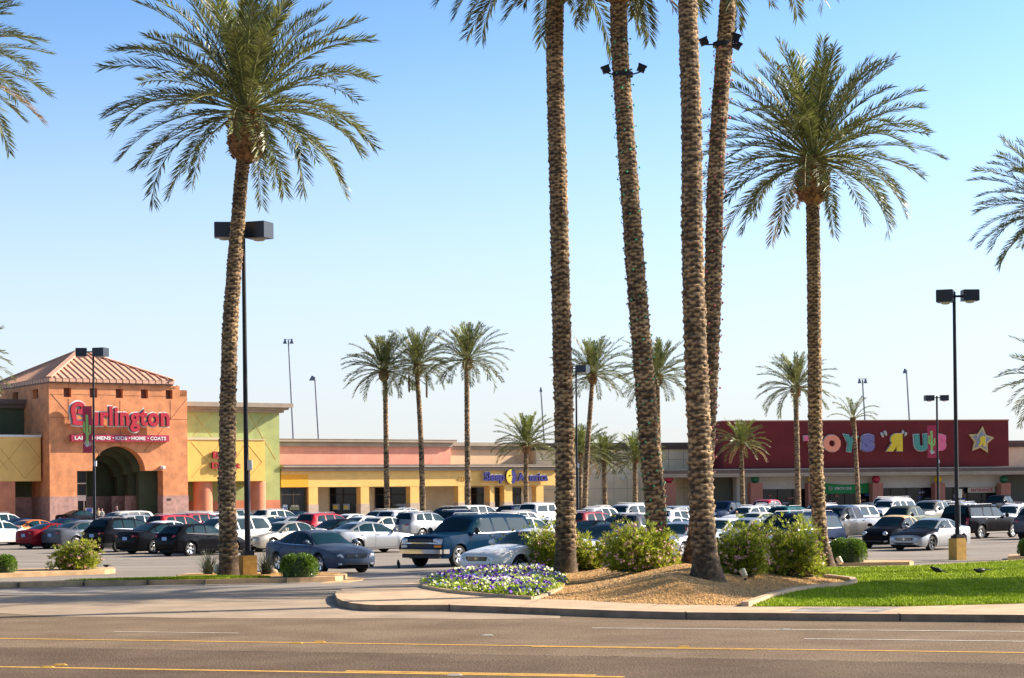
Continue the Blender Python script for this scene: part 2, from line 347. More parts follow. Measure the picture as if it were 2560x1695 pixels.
slab('kerbed_island', [(2000,1408.5),(2274,1404.5),(2284,1403),(2278,1401),(2000,1398)], .15, [M['kerb'], M['kerb']])
slab('kerbed_island', [(2519,1392),(2800,1386),(2800,1378),(2522,1386)], .15, [M['kerb'], M['kerb']])
def fill(name, pix, z, m, kind='structure'):
    P = [G(u, v, z) for u, v in pix]; b = MB(); b.prism_z([(p.x, p.y) for p in P], z-.01, z); return struct(name, b, m, kind), P
fill('island_gravel', [(455,1437.5),(700,1440),(835,1436.5),(850,1433.5),(835,1431.5),(600,1432.5),(480,1435)], .158, M['gravel'])
fill('island_soil', [(-200,1434.5),(0,1429),(250,1421.5),(200,1420.3),(0,1425),(-200,1431)], .156, M['soil'])
# ------------------------------------------------------------------ lawn, gravel mound, bed
lawn_px = [(1880,1514.5),(1934,1494),(1983,1480),(2040,1471),(2116,1464.5),(2138,1459.6),(2131,1453),(2063,1445),(1960,1430),(1950,1424),(2060,1418.5),(2283,1414.5),(2560,1399.5),(3100,1378),(3100,1498),(2560,1507),(2250,1514.5)]
def inpoly(x, y, P):
    c = False; j = len(P)-1
    for i in range(len(P)):
        if (P[i][1] > y) != (P[j][1] > y) and x < (P[j][0]-P[i][0])*(y-P[i][1])/(P[j][1]-P[i][1])+P[i][0]: c = not c
        j = i
    return c
_, LP = fill('lawn', lawn_px, .165, M['grass_base'], 'stuff')
_, LP2 = fill('island_grass_strip', [(160,1450.8),(369,1448.5),(513,1446.8),(640,1444.5),(680,1443),(660,1441),(560,1440.5),(470,1441),(430,1443.5),(300,1446.8)], .165, M['grass_base'], 'stuff')
# the mound: a height field inside its outline
MP = [G(u, v, .15) for u, v in [(1351,1497),(1395,1477),(1412,1455),(1408,1434),(1330,1428),(1420,1424),(1700,1416),(1960,1420),(2063,1443),(2131,1451),(2140,1457),(2116,1466),(2040,1472),(1983,1481.5),(1934,1495),(1870,1514),(1700,1512),(1560,1507),(1440,1500)]]
MPL = [(p.x, p.y) for p in MP]
def seg_d(x, y, P):
    d = 1e9
    for i in range(len(P)):
        x0, y0 = P[i]; x1, y1 = P[(i+1) % len(P)]; dx, dy = x1-x0, y1-y0; t = max(0, min(1, ((x-x0)*dx+(y-y0)*dy)/(dx*dx+dy*dy+1e-9)))
        d = min(d, math.hypot(x-x0-t*dx, y-y0-t*dy))
    return d
def mound(x, y):
    if not inpoly(x, y, MPL): return .10
    d = seg_d(x, y, MPL); s = min(d/3.4, 1.0); s = s*s*(3-2*s)
    fx = min(max((13.5-x)/9.0, .12), 1.0)
    return .158 + .47*s*fx + .02*math.sin(x*2.1+y*.8)*s
def mz(u, v):
    z = .4
    for _ in range(25): p = G(u, v, z); z = .5*z+.5*mound(p.x, p.y)
    p = G(u, v, z); return Vector((p.x, p.y, mound(p.x, p.y)))
xmin, xmax = min(p[0] for p in MPL)-.2, max(p[0] for p in MPL)+.2; ymin, ymax = min(p[1] for p in MPL)-.2, max(p[1] for p in MPL)+.2
nx, ny = 150, 160; b = MB(); idx = {}
for j in range(ny+1):
    for i in range(nx+1):
        x = xmin+(xmax-xmin)*i/nx; y = ymin+(ymax-ymin)*j/ny; idx[i, j] = len(b.v); b.v.append((x, y, mound(x, y)))
for j in range(ny):
    for i in range(nx):
        q = (idx[i,j], idx[i+1,j], idx[i+1,j+1], idx[i,j+1])
        if any(b.v[k][2] > .12 for k in q): b.f.append(q); b.m.append(0)
struct('gravel_mound', b, M['gravel'], smooth=180)
rng = random.Random(7); b = MB(); c = 0
while c < 26000:
    x, y = rng.uniform(xmin, xmax), ymin + (ymax-ymin)*rng.random()**1.5
    if not inpoly(x, y, MPL): continue
    z = mound(x, y); r = rng.uniform(.010,.028); c += 1
    R1 = [rng.uniform(.6,1.3)*r for _ in range(5)]
    b.add([(x-R1[0],y,z),(x,y-R1[1],z+r*.3),(x+R1[2],y,z),(x,y+R1[3],z),(x+r*rng.uniform(-.4,.4),y,z+R1[4]*.9)], [(0,1,4),(1,2,4),(2,3,4),(3,0,4)])
struct('gravel_stones', b, M['pebble'], 'stuff')
def blades(name, P, n, h0, h1, seed, bias=1.0):
    rng = random.Random(seed); PL = [(p.x, p.y) for p in P]; b = MB(); c = 0
    x0, x1 = min(p[0] for p in PL), max(p[0] for p in PL); y0, y1 = min(p[1] for p in PL), max(p[1] for p in PL)
    while c < n:
        x, y = rng.uniform(x0, x1), y0+(y1-y0)*rng.random()**bias
        if not inpoly(x, y, PL) or x/y > .30: 
            if x/y > .30: c += .2
            continue
        c += 1; h = rng.uniform(h0, h1); a = rng.uniform(0, 6.28); w = .012; dx, dy = math.cos(a)*w, math.sin(a)*w; l = rng.uniform(-.5,.5)*h; l2 = rng.uniform(-.5,.5)*h
        b.add([(x-dx,y-dy,.16),(x+dx,y+dy,.16),(x+l,y+l2,.16+h)], [(0,1,2)])
    return struct(name, b, M['grass'], 'stuff')
blades('lawn_grass', LP, 90000, .03, .065, 3, 1.4); blades('strip_grass', LP2, 9000, .03, .07, 5)
def edging(name, pix, w, h, m, zb=.15):
    P = [G(u, v, zb) for u, v in pix]; b = MB(); n = len(P); L = []; Rr = []
    for i in range(n):
        d = (P[min(i+1, n-1)]-P[max(i-1, 0)]).normalized(); q = Vector((-d.y, d.x, 0))*(w/2); L.append(P[i]+q); Rr.append(P[i]-q)
    poly = [(p.x, p.y) for p in L+Rr[::-1]]; b.prism_z(poly, zb-.02, zb+h); return struct(name, b, m)
edging('mound_edging', [(1862,1516),(1878,1511),(1934,1492),(1983,1479),(2040,1471),(2116,1464),(2136,1459),(2130,1452),(2063,1444)], .17, .10, M['concrete'])
edging('bed_edging', [(1056,1463),(1064,1470),(1100,1477),(1142,1483),(1237,1492),(1332,1498.5),(1357,1494),(1397,1475),(1413,1456),(1412,1436)], .13, .07, M['concrete'])
# pansy bed
BP = [G(u, v, .16) for u, v in [(1062,1463),(1100,1475),(1142,1481),(1237,1489.5),(1325,1495.5),(1350,1492),(1388,1474),(1405,1455),(1402,1438),(1370,1430),(1237,1428),(1142,1436),(1080,1450)]]
BPL = [(p.x, p.y) for p in BP]; b = MB(); b.prism_z(BPL, .14, .17); struct('flower_bed_soil', b, M['soil'])
rng = random.Random(11); b = MB(); x0, x1 = min(p[0] for p in BPL), max(p[0] for p in BPL); y0, y1 = min(p[1] for p in BPL), max(p[1] for p in BPL); c = 0
def disc(b, p, n, r, m, k=5):
    n = Vector(n).normalized(); a = n.orthogonal().normalized(); q = n.cross(a)
    b.add([p+a*(r*math.cos(6.2832*i/k))+q*(r*math.sin(6.2832*i/k)) for i in range(k)], [tuple(range(k))], m)
while c < 700:
    x, y = rng.uniform(x0, x1), rng.uniform(y0, y1)
    if not inpoly(x, y, BPL): continue
    c += 1; d = min(seg_d(x, y, BPL)/.5, 1.0); top = .16+.10+.16*d
    for _ in range(34):
        p = Vector((x+rng.gauss(0,.10), y+rng.gauss(0,.10), .17+(top-.17)*rng.random()**.5))
        disc(b, p, (rng.gauss(0,1), rng.gauss(0,1)-.3, .9), rng.uniform(.02,.045), 0, 4)
    if rng.random() < .82:
        t = ((x-x0)/(x1-x0)); near = 1-(y-y0)/(y1-y0)
        mi = rng.choices([1,2,3,4], [1.5,3.6 if near < .6 else 2.4,3.4+2.6*near,.35])[0]
        for _ in range(rng.randint(2,5)):
            p = Vector((x+rng.gauss(0,.09), y+rng.gauss(0,.09), top+rng.uniform(-.03,.05)))
            disc(b, p, (rng.gauss(.2,.5), -1.0+rng.gauss(0,.4), .7), rng.uniform(.026,.046), mi, 6)
struct('pansy_flowers', b, [M['fl_leaf'], M['fl_white'], M['fl_yellow'], M['fl_purple'], M['fl_blue']], 'stuff')
# worn parking lines
b = MB(); rng = random.Random(2)
hd = Vector((math.cos(R_(50)), math.sin(R_(50)), 0)); rd = Vector((hd.y, -hd.x, 0))
for (u, v, n, s) in ((60,1372,13,0),(1150,1398,10,0),(2180,1360,12,0),(60,1352,14,0)):
    o = G(u, v)
    for k in range(n): p = o+rd*(2.75*(k-2)); line_pts(p-hd*.2, p+hd*5.0, .11, .006, b, 0, zg)
for (u0,v0,u1,v1) in ((20,1393,330,1399),(0,1404,560,1411),(1000,1434,1070,1436),(2290,1375,2560,1368),(2240,1392,2430,1389),(330,1390,560,1396),(2450,1380,2560,1376)):
    line_pts(G(u0,v0), G(u1,v1), .16, .006, b)
struct('parking_lines', b, M['faint_line'])
# raised road markers
for i, (u, v, m, lb) in enumerate([(741,1610,'yellow_line','small raised yellow marker just below the upper yellow line'),(798,1606.5,'yellow_line','small raised yellow marker just above the upper yellow line'),(150,1664.5,'yellow_line','raised yellow marker just above the lower yellow line at left'),(118,1670,'yellow_line','raised yellow marker just below the lower yellow line at left'),(1218,1590,'white_line','single raised white marker alone in the bare lane'),(1965,1576,'white_line','raised white marker on the solid white line'),(1708,1619,'yellow_line','raised yellow marker on the upper yellow line below the gravel mound'),(1136,1690,'white_line','raised pale marker between the doubled lower yellow lines')]):
    p = G(u, v); bb = MB(); w = .11
    bb.add([(-w,-.05,0),(w,-.05,0),(w,.05,0),(-w,.05,0),(-w*.6,-.025,.022),(w*.6,-.025,.022),(w*.6,.025,.022),(-w*.6,.025,.022)],[(0,1,5,4),(1,2,6,5),(2,3,7,6),(3,0,4,7),(4,5,6,7)])
    o = part('road_marker', bb, M[m], None, loc=(p.x,p.y,.009)); tag(o, lb, 'road marker', 'raised markers on the road')
# ================================================================== PALMS
def trunk_mesh(path, rads, near=True, seed=0):
    rng = random.Random(seed); path = [Vector(p) for p in path]
    L = [0]
    for i in range(1, len(path)): L.append(L[-1] + (path[i]-path[i-1]).length)
    def at(s):
        for i in range(1, len(L)):
            if s <= L[i] or i == len(L)-1:
                t = (s-L[i-1])/(L[i]-L[i-1]); 
                p0 = path[max(i-2,0)]; p1 = path[i-1]; p2 = path[i]; p3 = path[min(i+1,len(L)-1)]
                # gentle interpolation
                q = p1.lerp(p2, t); r = rads[i-1]+(rads[i]-rads[i-1])*t
                m1 = (p2-p0)*.5; m2 = (p3-p1)*.5; h = t*t*(3-2*t)
                q = p1*(2*t**3-3*t*t+1)+m1*(t**3-2*t*t+t)+p2*(-2*t**3+3*t*t)+m2*(t**3-t*t)
                return q, r
    cell = .072 if near else .17; nseg = 44 if near else 14; dz = .022 if near else .06; nc = 7 if near else 6
    n = int(L[-1]/dz); v = []; f = []; sc = []
    jit = {}
    for j in range(n+1):
        s = j*dz; q, r = at(min(s, L[-1])); kk = 1.5-.6*s/L[-1] if near else 1; row0 = (s/cell/(1.5-.3*s/L[-1]) if near else s/cell)
        for k in range(nseg):
            th = 2*math.pi*k/nseg; u = th/(2*math.pi)*nc
            best = 0; col = 0
            for par in (0, 1):
                vv = row0*.5 + .5*par; i = math.floor(vv); fv = vv-i; uu = u+.5*par; ku = math.floor(uu); fu = uu-ku
                key = (i, ku % nc, par)
                if key not in jit: jit[key] = (rng.uniform(.25,1.5), rng.uniform(-.22,.22), rng.random())
                a, sh, cr = jit[key]; fv2 = fv+sh-.15*abs(fu-.5)*2
                w = max(0, 1-(abs(fu-.5)*2)**3.4)
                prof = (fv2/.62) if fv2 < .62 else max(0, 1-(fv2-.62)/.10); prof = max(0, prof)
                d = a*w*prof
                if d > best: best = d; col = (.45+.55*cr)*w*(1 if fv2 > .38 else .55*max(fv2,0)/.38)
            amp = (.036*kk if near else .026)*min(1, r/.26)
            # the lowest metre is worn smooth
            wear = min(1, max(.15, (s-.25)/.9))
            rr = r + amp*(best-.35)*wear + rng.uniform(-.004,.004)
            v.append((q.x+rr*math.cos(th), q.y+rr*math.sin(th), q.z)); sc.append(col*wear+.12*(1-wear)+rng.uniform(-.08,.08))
    for j in range(n):
        for k in range(nseg): l = (k+1) % nseg; f.append((j*nseg+k, j*nseg+l, (j+1)*nseg+l, (j+1)*nseg+k))
    me = bpy.data.meshes.new('trunk'); me.from_pydata(v, [], f); me.materials.append(M['trunk'])
    at_ = me.attributes.new('scar', 'FLOAT', 'POINT'); at_.data.foreach_set('value', sc)
    me.polygons.foreach_set('use_smooth', [True]*len(me.polygons)); me.set_sharp_from_angle(angle=R_(50)); me.update()
    return me
def crown_mesh(seed, nf=82, length=4.5, leaf=.66, nl=66, width=.045, emin=-24, spread=1.0, droopk=1.0, young=.12):
    rng = random.Random(seed); b = MB()
    for i in range(nf):
        t = (i+.5)/nf; az = i*2.39996+rng.uniform(-.2,.2); e0 = R_(86 + (emin-86)*t**1.15) + rng.uniform(-.08,.08)
        Lf = length*rng.uniform(.85,1.08)*(.72+.28*min(1, t*3.5))*(1 if t < .85 else .93)
        dr = R_(rng.uniform(34,64))*droopk*(.45+.75*min(1,t*1.6)); dead = rng.random() < .03 ; m = 1 if t < young else (3 if t > .8 and rng.random() < .16 else 0)
        n = 16; p = Vector((math.cos(az)*.14, math.sin(az)*.14, -.25*t)); pts = [p.copy()]; tan = []
        tw = rng.uniform(-.5,.5); azc = rng.uniform(-.25,.25)
        for k in range(n):
            s = k/n; e = e0-dr*s**1.5; a = az+azc*s; d = Vector((math.cos(e)*math.cos(a)*spread, math.cos(e)*math.sin(a)*spread, math.sin(e))); d.normalize()
            p = p+d*(Lf/n); pts.append(p.copy()); tan.append(d)
        tan.append(tan[-1])
        b.tube(pts[::2]+([pts[-1]] if n % 2 else []), [.035*(1-.85*q/(n//2)) for q in range(n//2+1)], 4, 2, False)
        for k in range(nl):
            s = .16+.84*(k+.5)/nl; x = s*n; q = min(int(x), n-1); fr = x-q; P = pts[q].lerp(pts[q+1], fr); T = tan[q]
            S = T.cross(Vector((0,0,1)))
            if S.length < .15: S = Vector((-math.sin(az), math.cos(az), 0))
            S.normalize(); N = S.cross(T).normalized()
            S2 = S*math.cos(tw*s)+N*math.sin(tw*s); N2 = N*math.cos(tw*s)-S*math.sin(tw*s)
            ll = leaf*(.35+.65*math.sin(math.pi*min(1, (s-.1)*1.02))**.6)*rng.uniform(.8,1.1)
            for sd in (1, -1):
                fa = R_(rng.uniform(38,56)-16*s); up = rng.uniform(.05,.65)
                D = (T*math.cos(fa)+S2*(sd*math.sin(fa))+N2*up*.8).normalized()
                W = D.cross(N2+S2*rng.uniform(-.6,.6)).normalized()*(width*.5*rng.uniform(.8,1.2))
                mid = P+D*(ll*.45); tip = P+D*ll-Vector((0,0,ll*.10))
                b.add([P, mid+W, tip, mid-W], [(0,1,2,3)], m)
    return b.mesh('crown', [M['frond'], M['frond_young'], M['rachis'], M['frond_dry']])
def boot_mesh(r0, r1, h, seed):       # swollen mass of cut leaf bases under the crown
    rng = random.Random(seed); b = MB(); n = 20; pr = [(r0*.9,-.06),(r1*.82,h*.12),(r1,h*.28),(r1*.98,h*.6),(r1*.8,h*.85),(r1*.45,h*1.05)]
    b.lathe(pr, 22)
    for j in range(int(h/.11)):
        z = h*.05+j*.11; t = z/h; r = r1*(.80+.2*min(1,t/.28)) if t < .6 else r1*(1-(t-.6)*.9)
        for k in range(13):
            a = 6.2832*(k+.5*(j % 2))/13+rng.uniform(-.1,.1); w = rng.uniform(.06,.10); o = rng.uniform(.03,.11); hh = rng.uniform(.08,.17)
            c = Vector((math.cos(a), math.sin(a), 0)); s = Vector((-c.y, c.x, 0)); p = c*(r*.92)+Vector((0,0,z))
            q = c*(r+o)+Vector((0,0,z+hh))
            b.add([p-s*w, p+s*w, q+s*w*.7, q-s*w*.7, q-c*.06+s*w*.7, q-c*.06-s*w*.7], [(0,1,2,3),(3,2,4,5),(0,3,5),(1,4,2)])
    return b.mesh('frond_bases', [M['boot']])
CR = {}
def crown(kind):
    if kind not in CR:
        if kind[0] == 'n': CR[kind] = crown_mesh(int(kind[1:])*7+3)
        elif kind[0] == 'm': CR[kind] = crown_mesh(int(kind[1:])*5+1, nf=60, length=3.9, leaf=.58, nl=30, width=.075)
        elif kind[0] == 's': CR[kind] = crown_mesh(int(kind[1:])*5+2, nf=52, length=3.6, leaf=.55, nl=28, width=.08, emin=-15, young=.4)
        elif kind[0] == 'y': CR[kind] = crown_mesh(99, nf=13, length=2.6, leaf=.4, nl=24, width=.06, emin=25, droopk=1.2)
    return CR[kind]
BT = {}
def palm(label, Y, pts, cu, cv, kind, rb, rt, boots=(0,0), zbase=None, cs=1.0, flare=1.5, seed=0, near=True, group='date palms', rot=0., spin=None):
    """pts: survey points of the trunk axis from the base up; (cu, cv) is the crown's heart"""
    P = [atd(u, v, Y) for u, v in pts]
    C = atd(cu, cv, Y)
    if zbase is not None: P[0].z = zbase-.12
    base = P[0].copy(); th = thing('date_palm', label, 'palm tree', base, 0, group)
    path = [p-base for p in P]+[C-base-Vector((0,0,.1))]
    h0 = path[-1].length
    q = [path[0], path[0].lerp(path[1], min(.5/max(path[1].length,.1),.5))]+path[1:] ; hh = [p.z for p in q]
    rads = [rb*flare]+[rb*(1+(flare-1)*.25)]+[rb+(rt-rb)*min(1,z/hh[-1]) for z in hh[2:]]
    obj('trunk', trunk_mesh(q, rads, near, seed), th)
    if boots[1]:
        key = (round(boots[0]*10), seed if near else seed % 3, near); 
        if key not in BT: BT[key] = boot_mesh(rt, boots[0], boots[1], seed)
        o = obj('frond_bases', BT[key], th, C-base-Vector((0,0,boots[1]*1.10)))
        if near: pass
    o = obj('crown', crown(kind), th, C-base, (0, 0, rot)); o.scale = (cs, cs, cs)
    return th
gA = 'tall date palms near the road'
palm('tall full-crowned date palm whose trunk stands beside the tallest black lamp post', 62.5, [(573,1440),(569,1300),(567,1200),(569,1080),(571,960),(575,830),(583,700),(592,590),(603,450),(609,390)], 616, 262, 'n0', .285, .20, (.57,1.6), .15, 1.0, 1.25, 1, group=gA)
mC = mz(1640, 1424)
palm('leftmost of the four trunks on the gravel mound, rising behind the leafy flowering shrub', 57.5, [(1414,1436),(1414,1290),(1411,1081),(1405,865),(1400,649),(1395,432),(1390,270),(1387,108)], 1392, -150, 'n1', .285, .235, (.52,1.6), .45, .92, 1.3, 2, group=gA)
palm('leaning palm trunk with green string lights and twin floodlights, second from left on the mound', 56, [(1664,1428),(1650,1380),(1641,1300),(1632,1200),(1621,1081),(1609,920),(1595,757),(1579,540),(1567,378),(1556,216),(1548,97)], 1545, -160, 'n2', .30, .225, (.52,1.7), .45, .86, 1.3, 3, group=gA)
p3 = mz(1769, 1446)
palm('nearest and thickest palm trunk with wide flared foot in front on the gravel mound', p3.y, [(1769,1450),(1762,1370),(1756,1290),(1751,1189),(1748,1081),(1743,973),(1735,757),(1730,540),(1729,324),(1722,108),(1718,-60)], 1716, -420, 'n3', .305, .205, (.5,1.3), p3.z, 1.05, 1.62, 4, group=gA)
palm('dark trunk leaning behind the thickest trunk, wound with pink string lights', 56, [(1722,1432),(1742,1340),(1757,1200),(1768,1060),(1775,900),(1781,757),(1785,594),(1790,432),(1800,270),(1812,108),(1820,0)], 1830, -205, 'n0', .25, .22, (.48,1.3), .45, .9, 1.5, 5, group=gA, rot=2.0)
palm('tall full-crowned date palm right of the gravel mound, foot behind the largest bright shrub', 67, [(2068,1418),(2052,1340),(2045,1250),(2038,1081),(2036,865),(2034,649),(2032,520),(2031,430)], 2032, 385, 'n4', .235, .22, (.55,1.5), .15, .93, 1.35, 6, group=gA)
palm('palm standing out of the frame at upper left with only frond tips in view', 66, [(-170,1440),(-190,900),(-188,300)], -186, 150, 'n2', .27, .2, (.5,1.2), .15, .93, 1.2, 7, group=gA, rot=1.0)
palm('palm cut by the right edge with drooping fronds high beside the lamp post', 74, [(2668,1400),(2665,900),(2660,640)], 2655, 520, 'n3', .25, .2, (.5,1.2), .0, .78, 1.2, 8, group=gA, rot=.6)
palm('palm cut by the right edge with fronds low over the maroon store', 100, [(2652,1340),(2650,1050),(2650,1000)], 2650, 955, 'm1', .25, .2, (.5,1.2), .0, .80, 1.2, 9, group=gA, near=False)
palm('palm mostly outside the left edge above the entrance tower, frond tips only', 110, [(-118,1350),(-120,1000)], -122, 905, 'm0', .25, .2, (.5,1.2), .0, .85, 1.2, 10, group=gA, near=False)
# unseen palms at right shade lawn and road; extras added to deepen the shade
for (x, y, hgt, k, r, sc_, lb_) in ((29.2, 55.5, 11.2, 'n1', .3, 1.0, 'palm standing outside the right edge that shades the lawn'), (24.2, 63.6, 19.0, 'n2', 1.7, 1.0, 'tallest palm outside the right edge, shading the driveway at left'), (26.9, 54.3, 10.0, 'n3', 2.2, 1.0, 'nearest unseen palm at right, added to deepen the lawn shadow by the gravel mound'), (32.6, 55.9, 11.6, 'n1', 1.1, 1.0, 'unseen palm at right, added to deepen the lawn shadow below the two birds'), (37.2, 58.2, 16.0, 'n2', 2.6, 1.0, 'unseen tall palm behind the lawn palms, added to deepen their shadow'), (41.0, 58.9, 16.5, 'n4', .2, 1.0, 'second unseen tall palm, farther along, added to deepen the lawn shadow'), (35.2, 57.0, 11.0, 'n4', .8, .95, 'farthest palm outside the right edge shading the lawn near the pavement')):
    th = thing('date_palm', lb_, 'palm tree', (x, y, .1), 0, 'palms outside the right edge')
    obj('trunk', trunk_mesh([Vector((0,0,0)), Vector((.1,0,1)), Vector((.3,.1,hgt*.5)), Vector((.2,0,hgt))], [.4,.3,.28,.22], False, int(x)), th)
    o = obj('crown', crown(k), th, Vector((.2,0,hgt)), (0,0,r)); o.scale = (sc_,)*3
gB = 'smaller palms standing among the parked cars'
far = [ # label, Y, pts, cu, cv, kind, cs
 ('left of three tall palms in front of the pink wall', 165, [(968,1280),(965,1100),(963,960)], 959, 922, 'm0', .92, (.38,.9)),
 ('middle of three tall palms before the pink wall, with two dead fronds hanging', 165, [(1058,1280),(1053,1120),(1047,1000),(1044,960)], 1044, 908, 'm1', .92, (.38,.9)),
 ('right of three tall palms, its trunk covering the last digit of the store number', 162, [(1170,1280),(1168,1090),(1167,940)], 1168, 895, 'm2', .92, (.38,.9)),
 ('short bushy palm in front of the store sign with moon emblem', 175, [(1316,1280),(1315,1200),(1315,1135)], 1316, 1108, 's0', .92, (.36,.8)),
 ('tall slim palm leaning right beside the lamp post at the middle trunks', 170, [(1460,1280),(1467,1150),(1476,1020),(1480,965)], 1481, 930, 'm3', .95, (.38,.9)),
 ('tall palm whose trunk hides behind the leaning lit trunk, crown showing on both sides', 165, [(1650,1280),(1646,1100),(1644,990)], 1644, 935, 'm1', .95, (.38,.9)),
 ('short palm with yellowish crown before the beige panelled wall', 185, [(1514,1280),(1511,1210),(1510,1170)], 1511, 1148, 's1', .82, (.30,.5)),
 ('short palm with its crown cut by the leaning lit trunk, before the beige wall', 185, [(1588,1280),(1588,1210),(1588,1165)], 1588, 1145, 's0', .82, (.30,.5)),
 ('short palm right behind the lamp post between the middle trunks', 180, [(1450,1280),(1450,1180)], 1450, 1130, 's2', .88, (.3,.6)),
 ('short bushy palm in front of the left end of the maroon store front', 180, [(1857,1280),(1855,1190),(1853,1125)], 1854, 1108, 's2', .76, (.30,.5)),
 ('tall palm with trunk crossing the maroon store front left of the sign', 160, [(1996,1280),(1993,1150),(1990,1000)], 1989, 965, 'm2', .86, (.36,.8)),
 ('thin palm with sparse upright fronds between the letters of the maroon store sign', 178, [(2148,1280),(2142,1180),(2135,1060)], 2132, 1042, 'y0', .95, (.22,.7)),
]
for i, (lb, Y, pts, cu, cv, k, cs, bt) in enumerate(far):
    th = palm(lb, Y, pts, cu, cv, k, .24 if i != 11 else .2, .19, bt, zg(Y), cs, 1.15, 20+i, False, gB, rot=i*1.3)
    if i == 1:
        C_ = atd(cu, cv, Y)-th.location
        for (dx, ln) in ((-.62, 2.1), (.62, 2.6)):
            b = MB(); s_ = 1 if dx > 0 else -1; b.tube([(s_*.2,0,-.1),(dx,-.1,-.3),(dx+s_*.12,-.1,-1.2),(dx+s_*.28,-.1,-ln)], [.035,.03,.02,.008], 5)
            for q in range(26):
                z = -.8-(ln-.8)*q/26; x = dx+s_*.1; b.add([(x,-.1,z),(x+.09*(1 if q % 2 else -1),-.12,z-.3),(x+.02,-.1,z-.42),(x+.03,-.1,z-.1)], [(0,1,2,3)])
            part('dead_frond', b, M['boot'], th, loc=C_)
# ------------------------------------------------------------------ string lights and trunk floodlights
def string_lights(label, Y, axis, m, seed):
    rng = random.Random(seed); P = [atd(u, v, Y) for u, v in axis]; b = MB(); L = len(P)
    pts = []; N = 420; b0 = P[0].copy()
    for i in range(N):
        t = i/(N-1)*(L-1); k = min(int(t), L-2); p = P[k].lerp(P[k+1], t-k); a = i*.42; r = (.35 if t < .5 else .315)+rng.uniform(-.015,.015)
        q = p+Vector((math.cos(a)*r, math.sin(a)*r, 0)); pts.append(q-b0)
        if i % 2 == 0: b.ball(q-b0, .030 if i % 4 else .02, 1, 6, 4)
    b.tube(pts, .006, 3, 0)
    o = part('string_lights', b, [M['joint'], M[m]], None, loc=b0); tag(o, label, 'string lights')
string_lights('green string lights wound round the leaning palm trunk', 56, [(1650,1380),(1641,1300),(1632,1200),(1621,1081),(1609,920),(1595,757),(1579,540),(1567,378),(1556,216),(1548,97)], 'bulb_g', 1)
string_lights('pink string lights wound round the dark right-hand palm trunk', 56, [(1742,1340),(1757,1200),(1768,1060),(1775,900),(1781,757),(1785,594),(1790,432),(1800,270),(1812,108)], 'bulb_r', 2)
def trunk_floods(label, Y, u, v, r, heads):
    c = atd(u, v, Y); th = thing('trunk_floodlight', label, 'floodlight', c, 0, 'floodlights strapped to palm trunks')
    b = MB(); b.lathe([(r+.02,-.06),(r+.05,-.06),(r+.05,.06),(r+.02,.06)], 20); part('strap', b, M['black'], th)
    for (dx, dz, tilt) in heads:
        s = 1 if dx > 0 else -1; b = MB(); b.tube([(s*(r+.02),-.05,0),(dx*.8,-.05,dz*.5),(dx,-.05,dz)], .022, 6); part('arm', b, M['black'], th)
        b = MB(); b.box(-.11,.11,-.09,.09,-.09,.09); b.box(-.13,.13,-.11,.11,.085,.105); part('lamp_head', b, M['black'], th, loc=(dx, -.05, dz+.08), rot=(0, tilt*s, 0))
trunk_floods('twin floodlights on arms strapped to the leaning lit trunk', 56, 1557, 187, .24, [(-.47,.06,.35),(.52,.08,.4)])
trunk_floods('three floodlights on arms strapped high on the dark pink-lit trunk', 56, 1806, 112, .22, [(-.52,.0,.4),(.37,.10,.35),(.40,-.12,.5)])
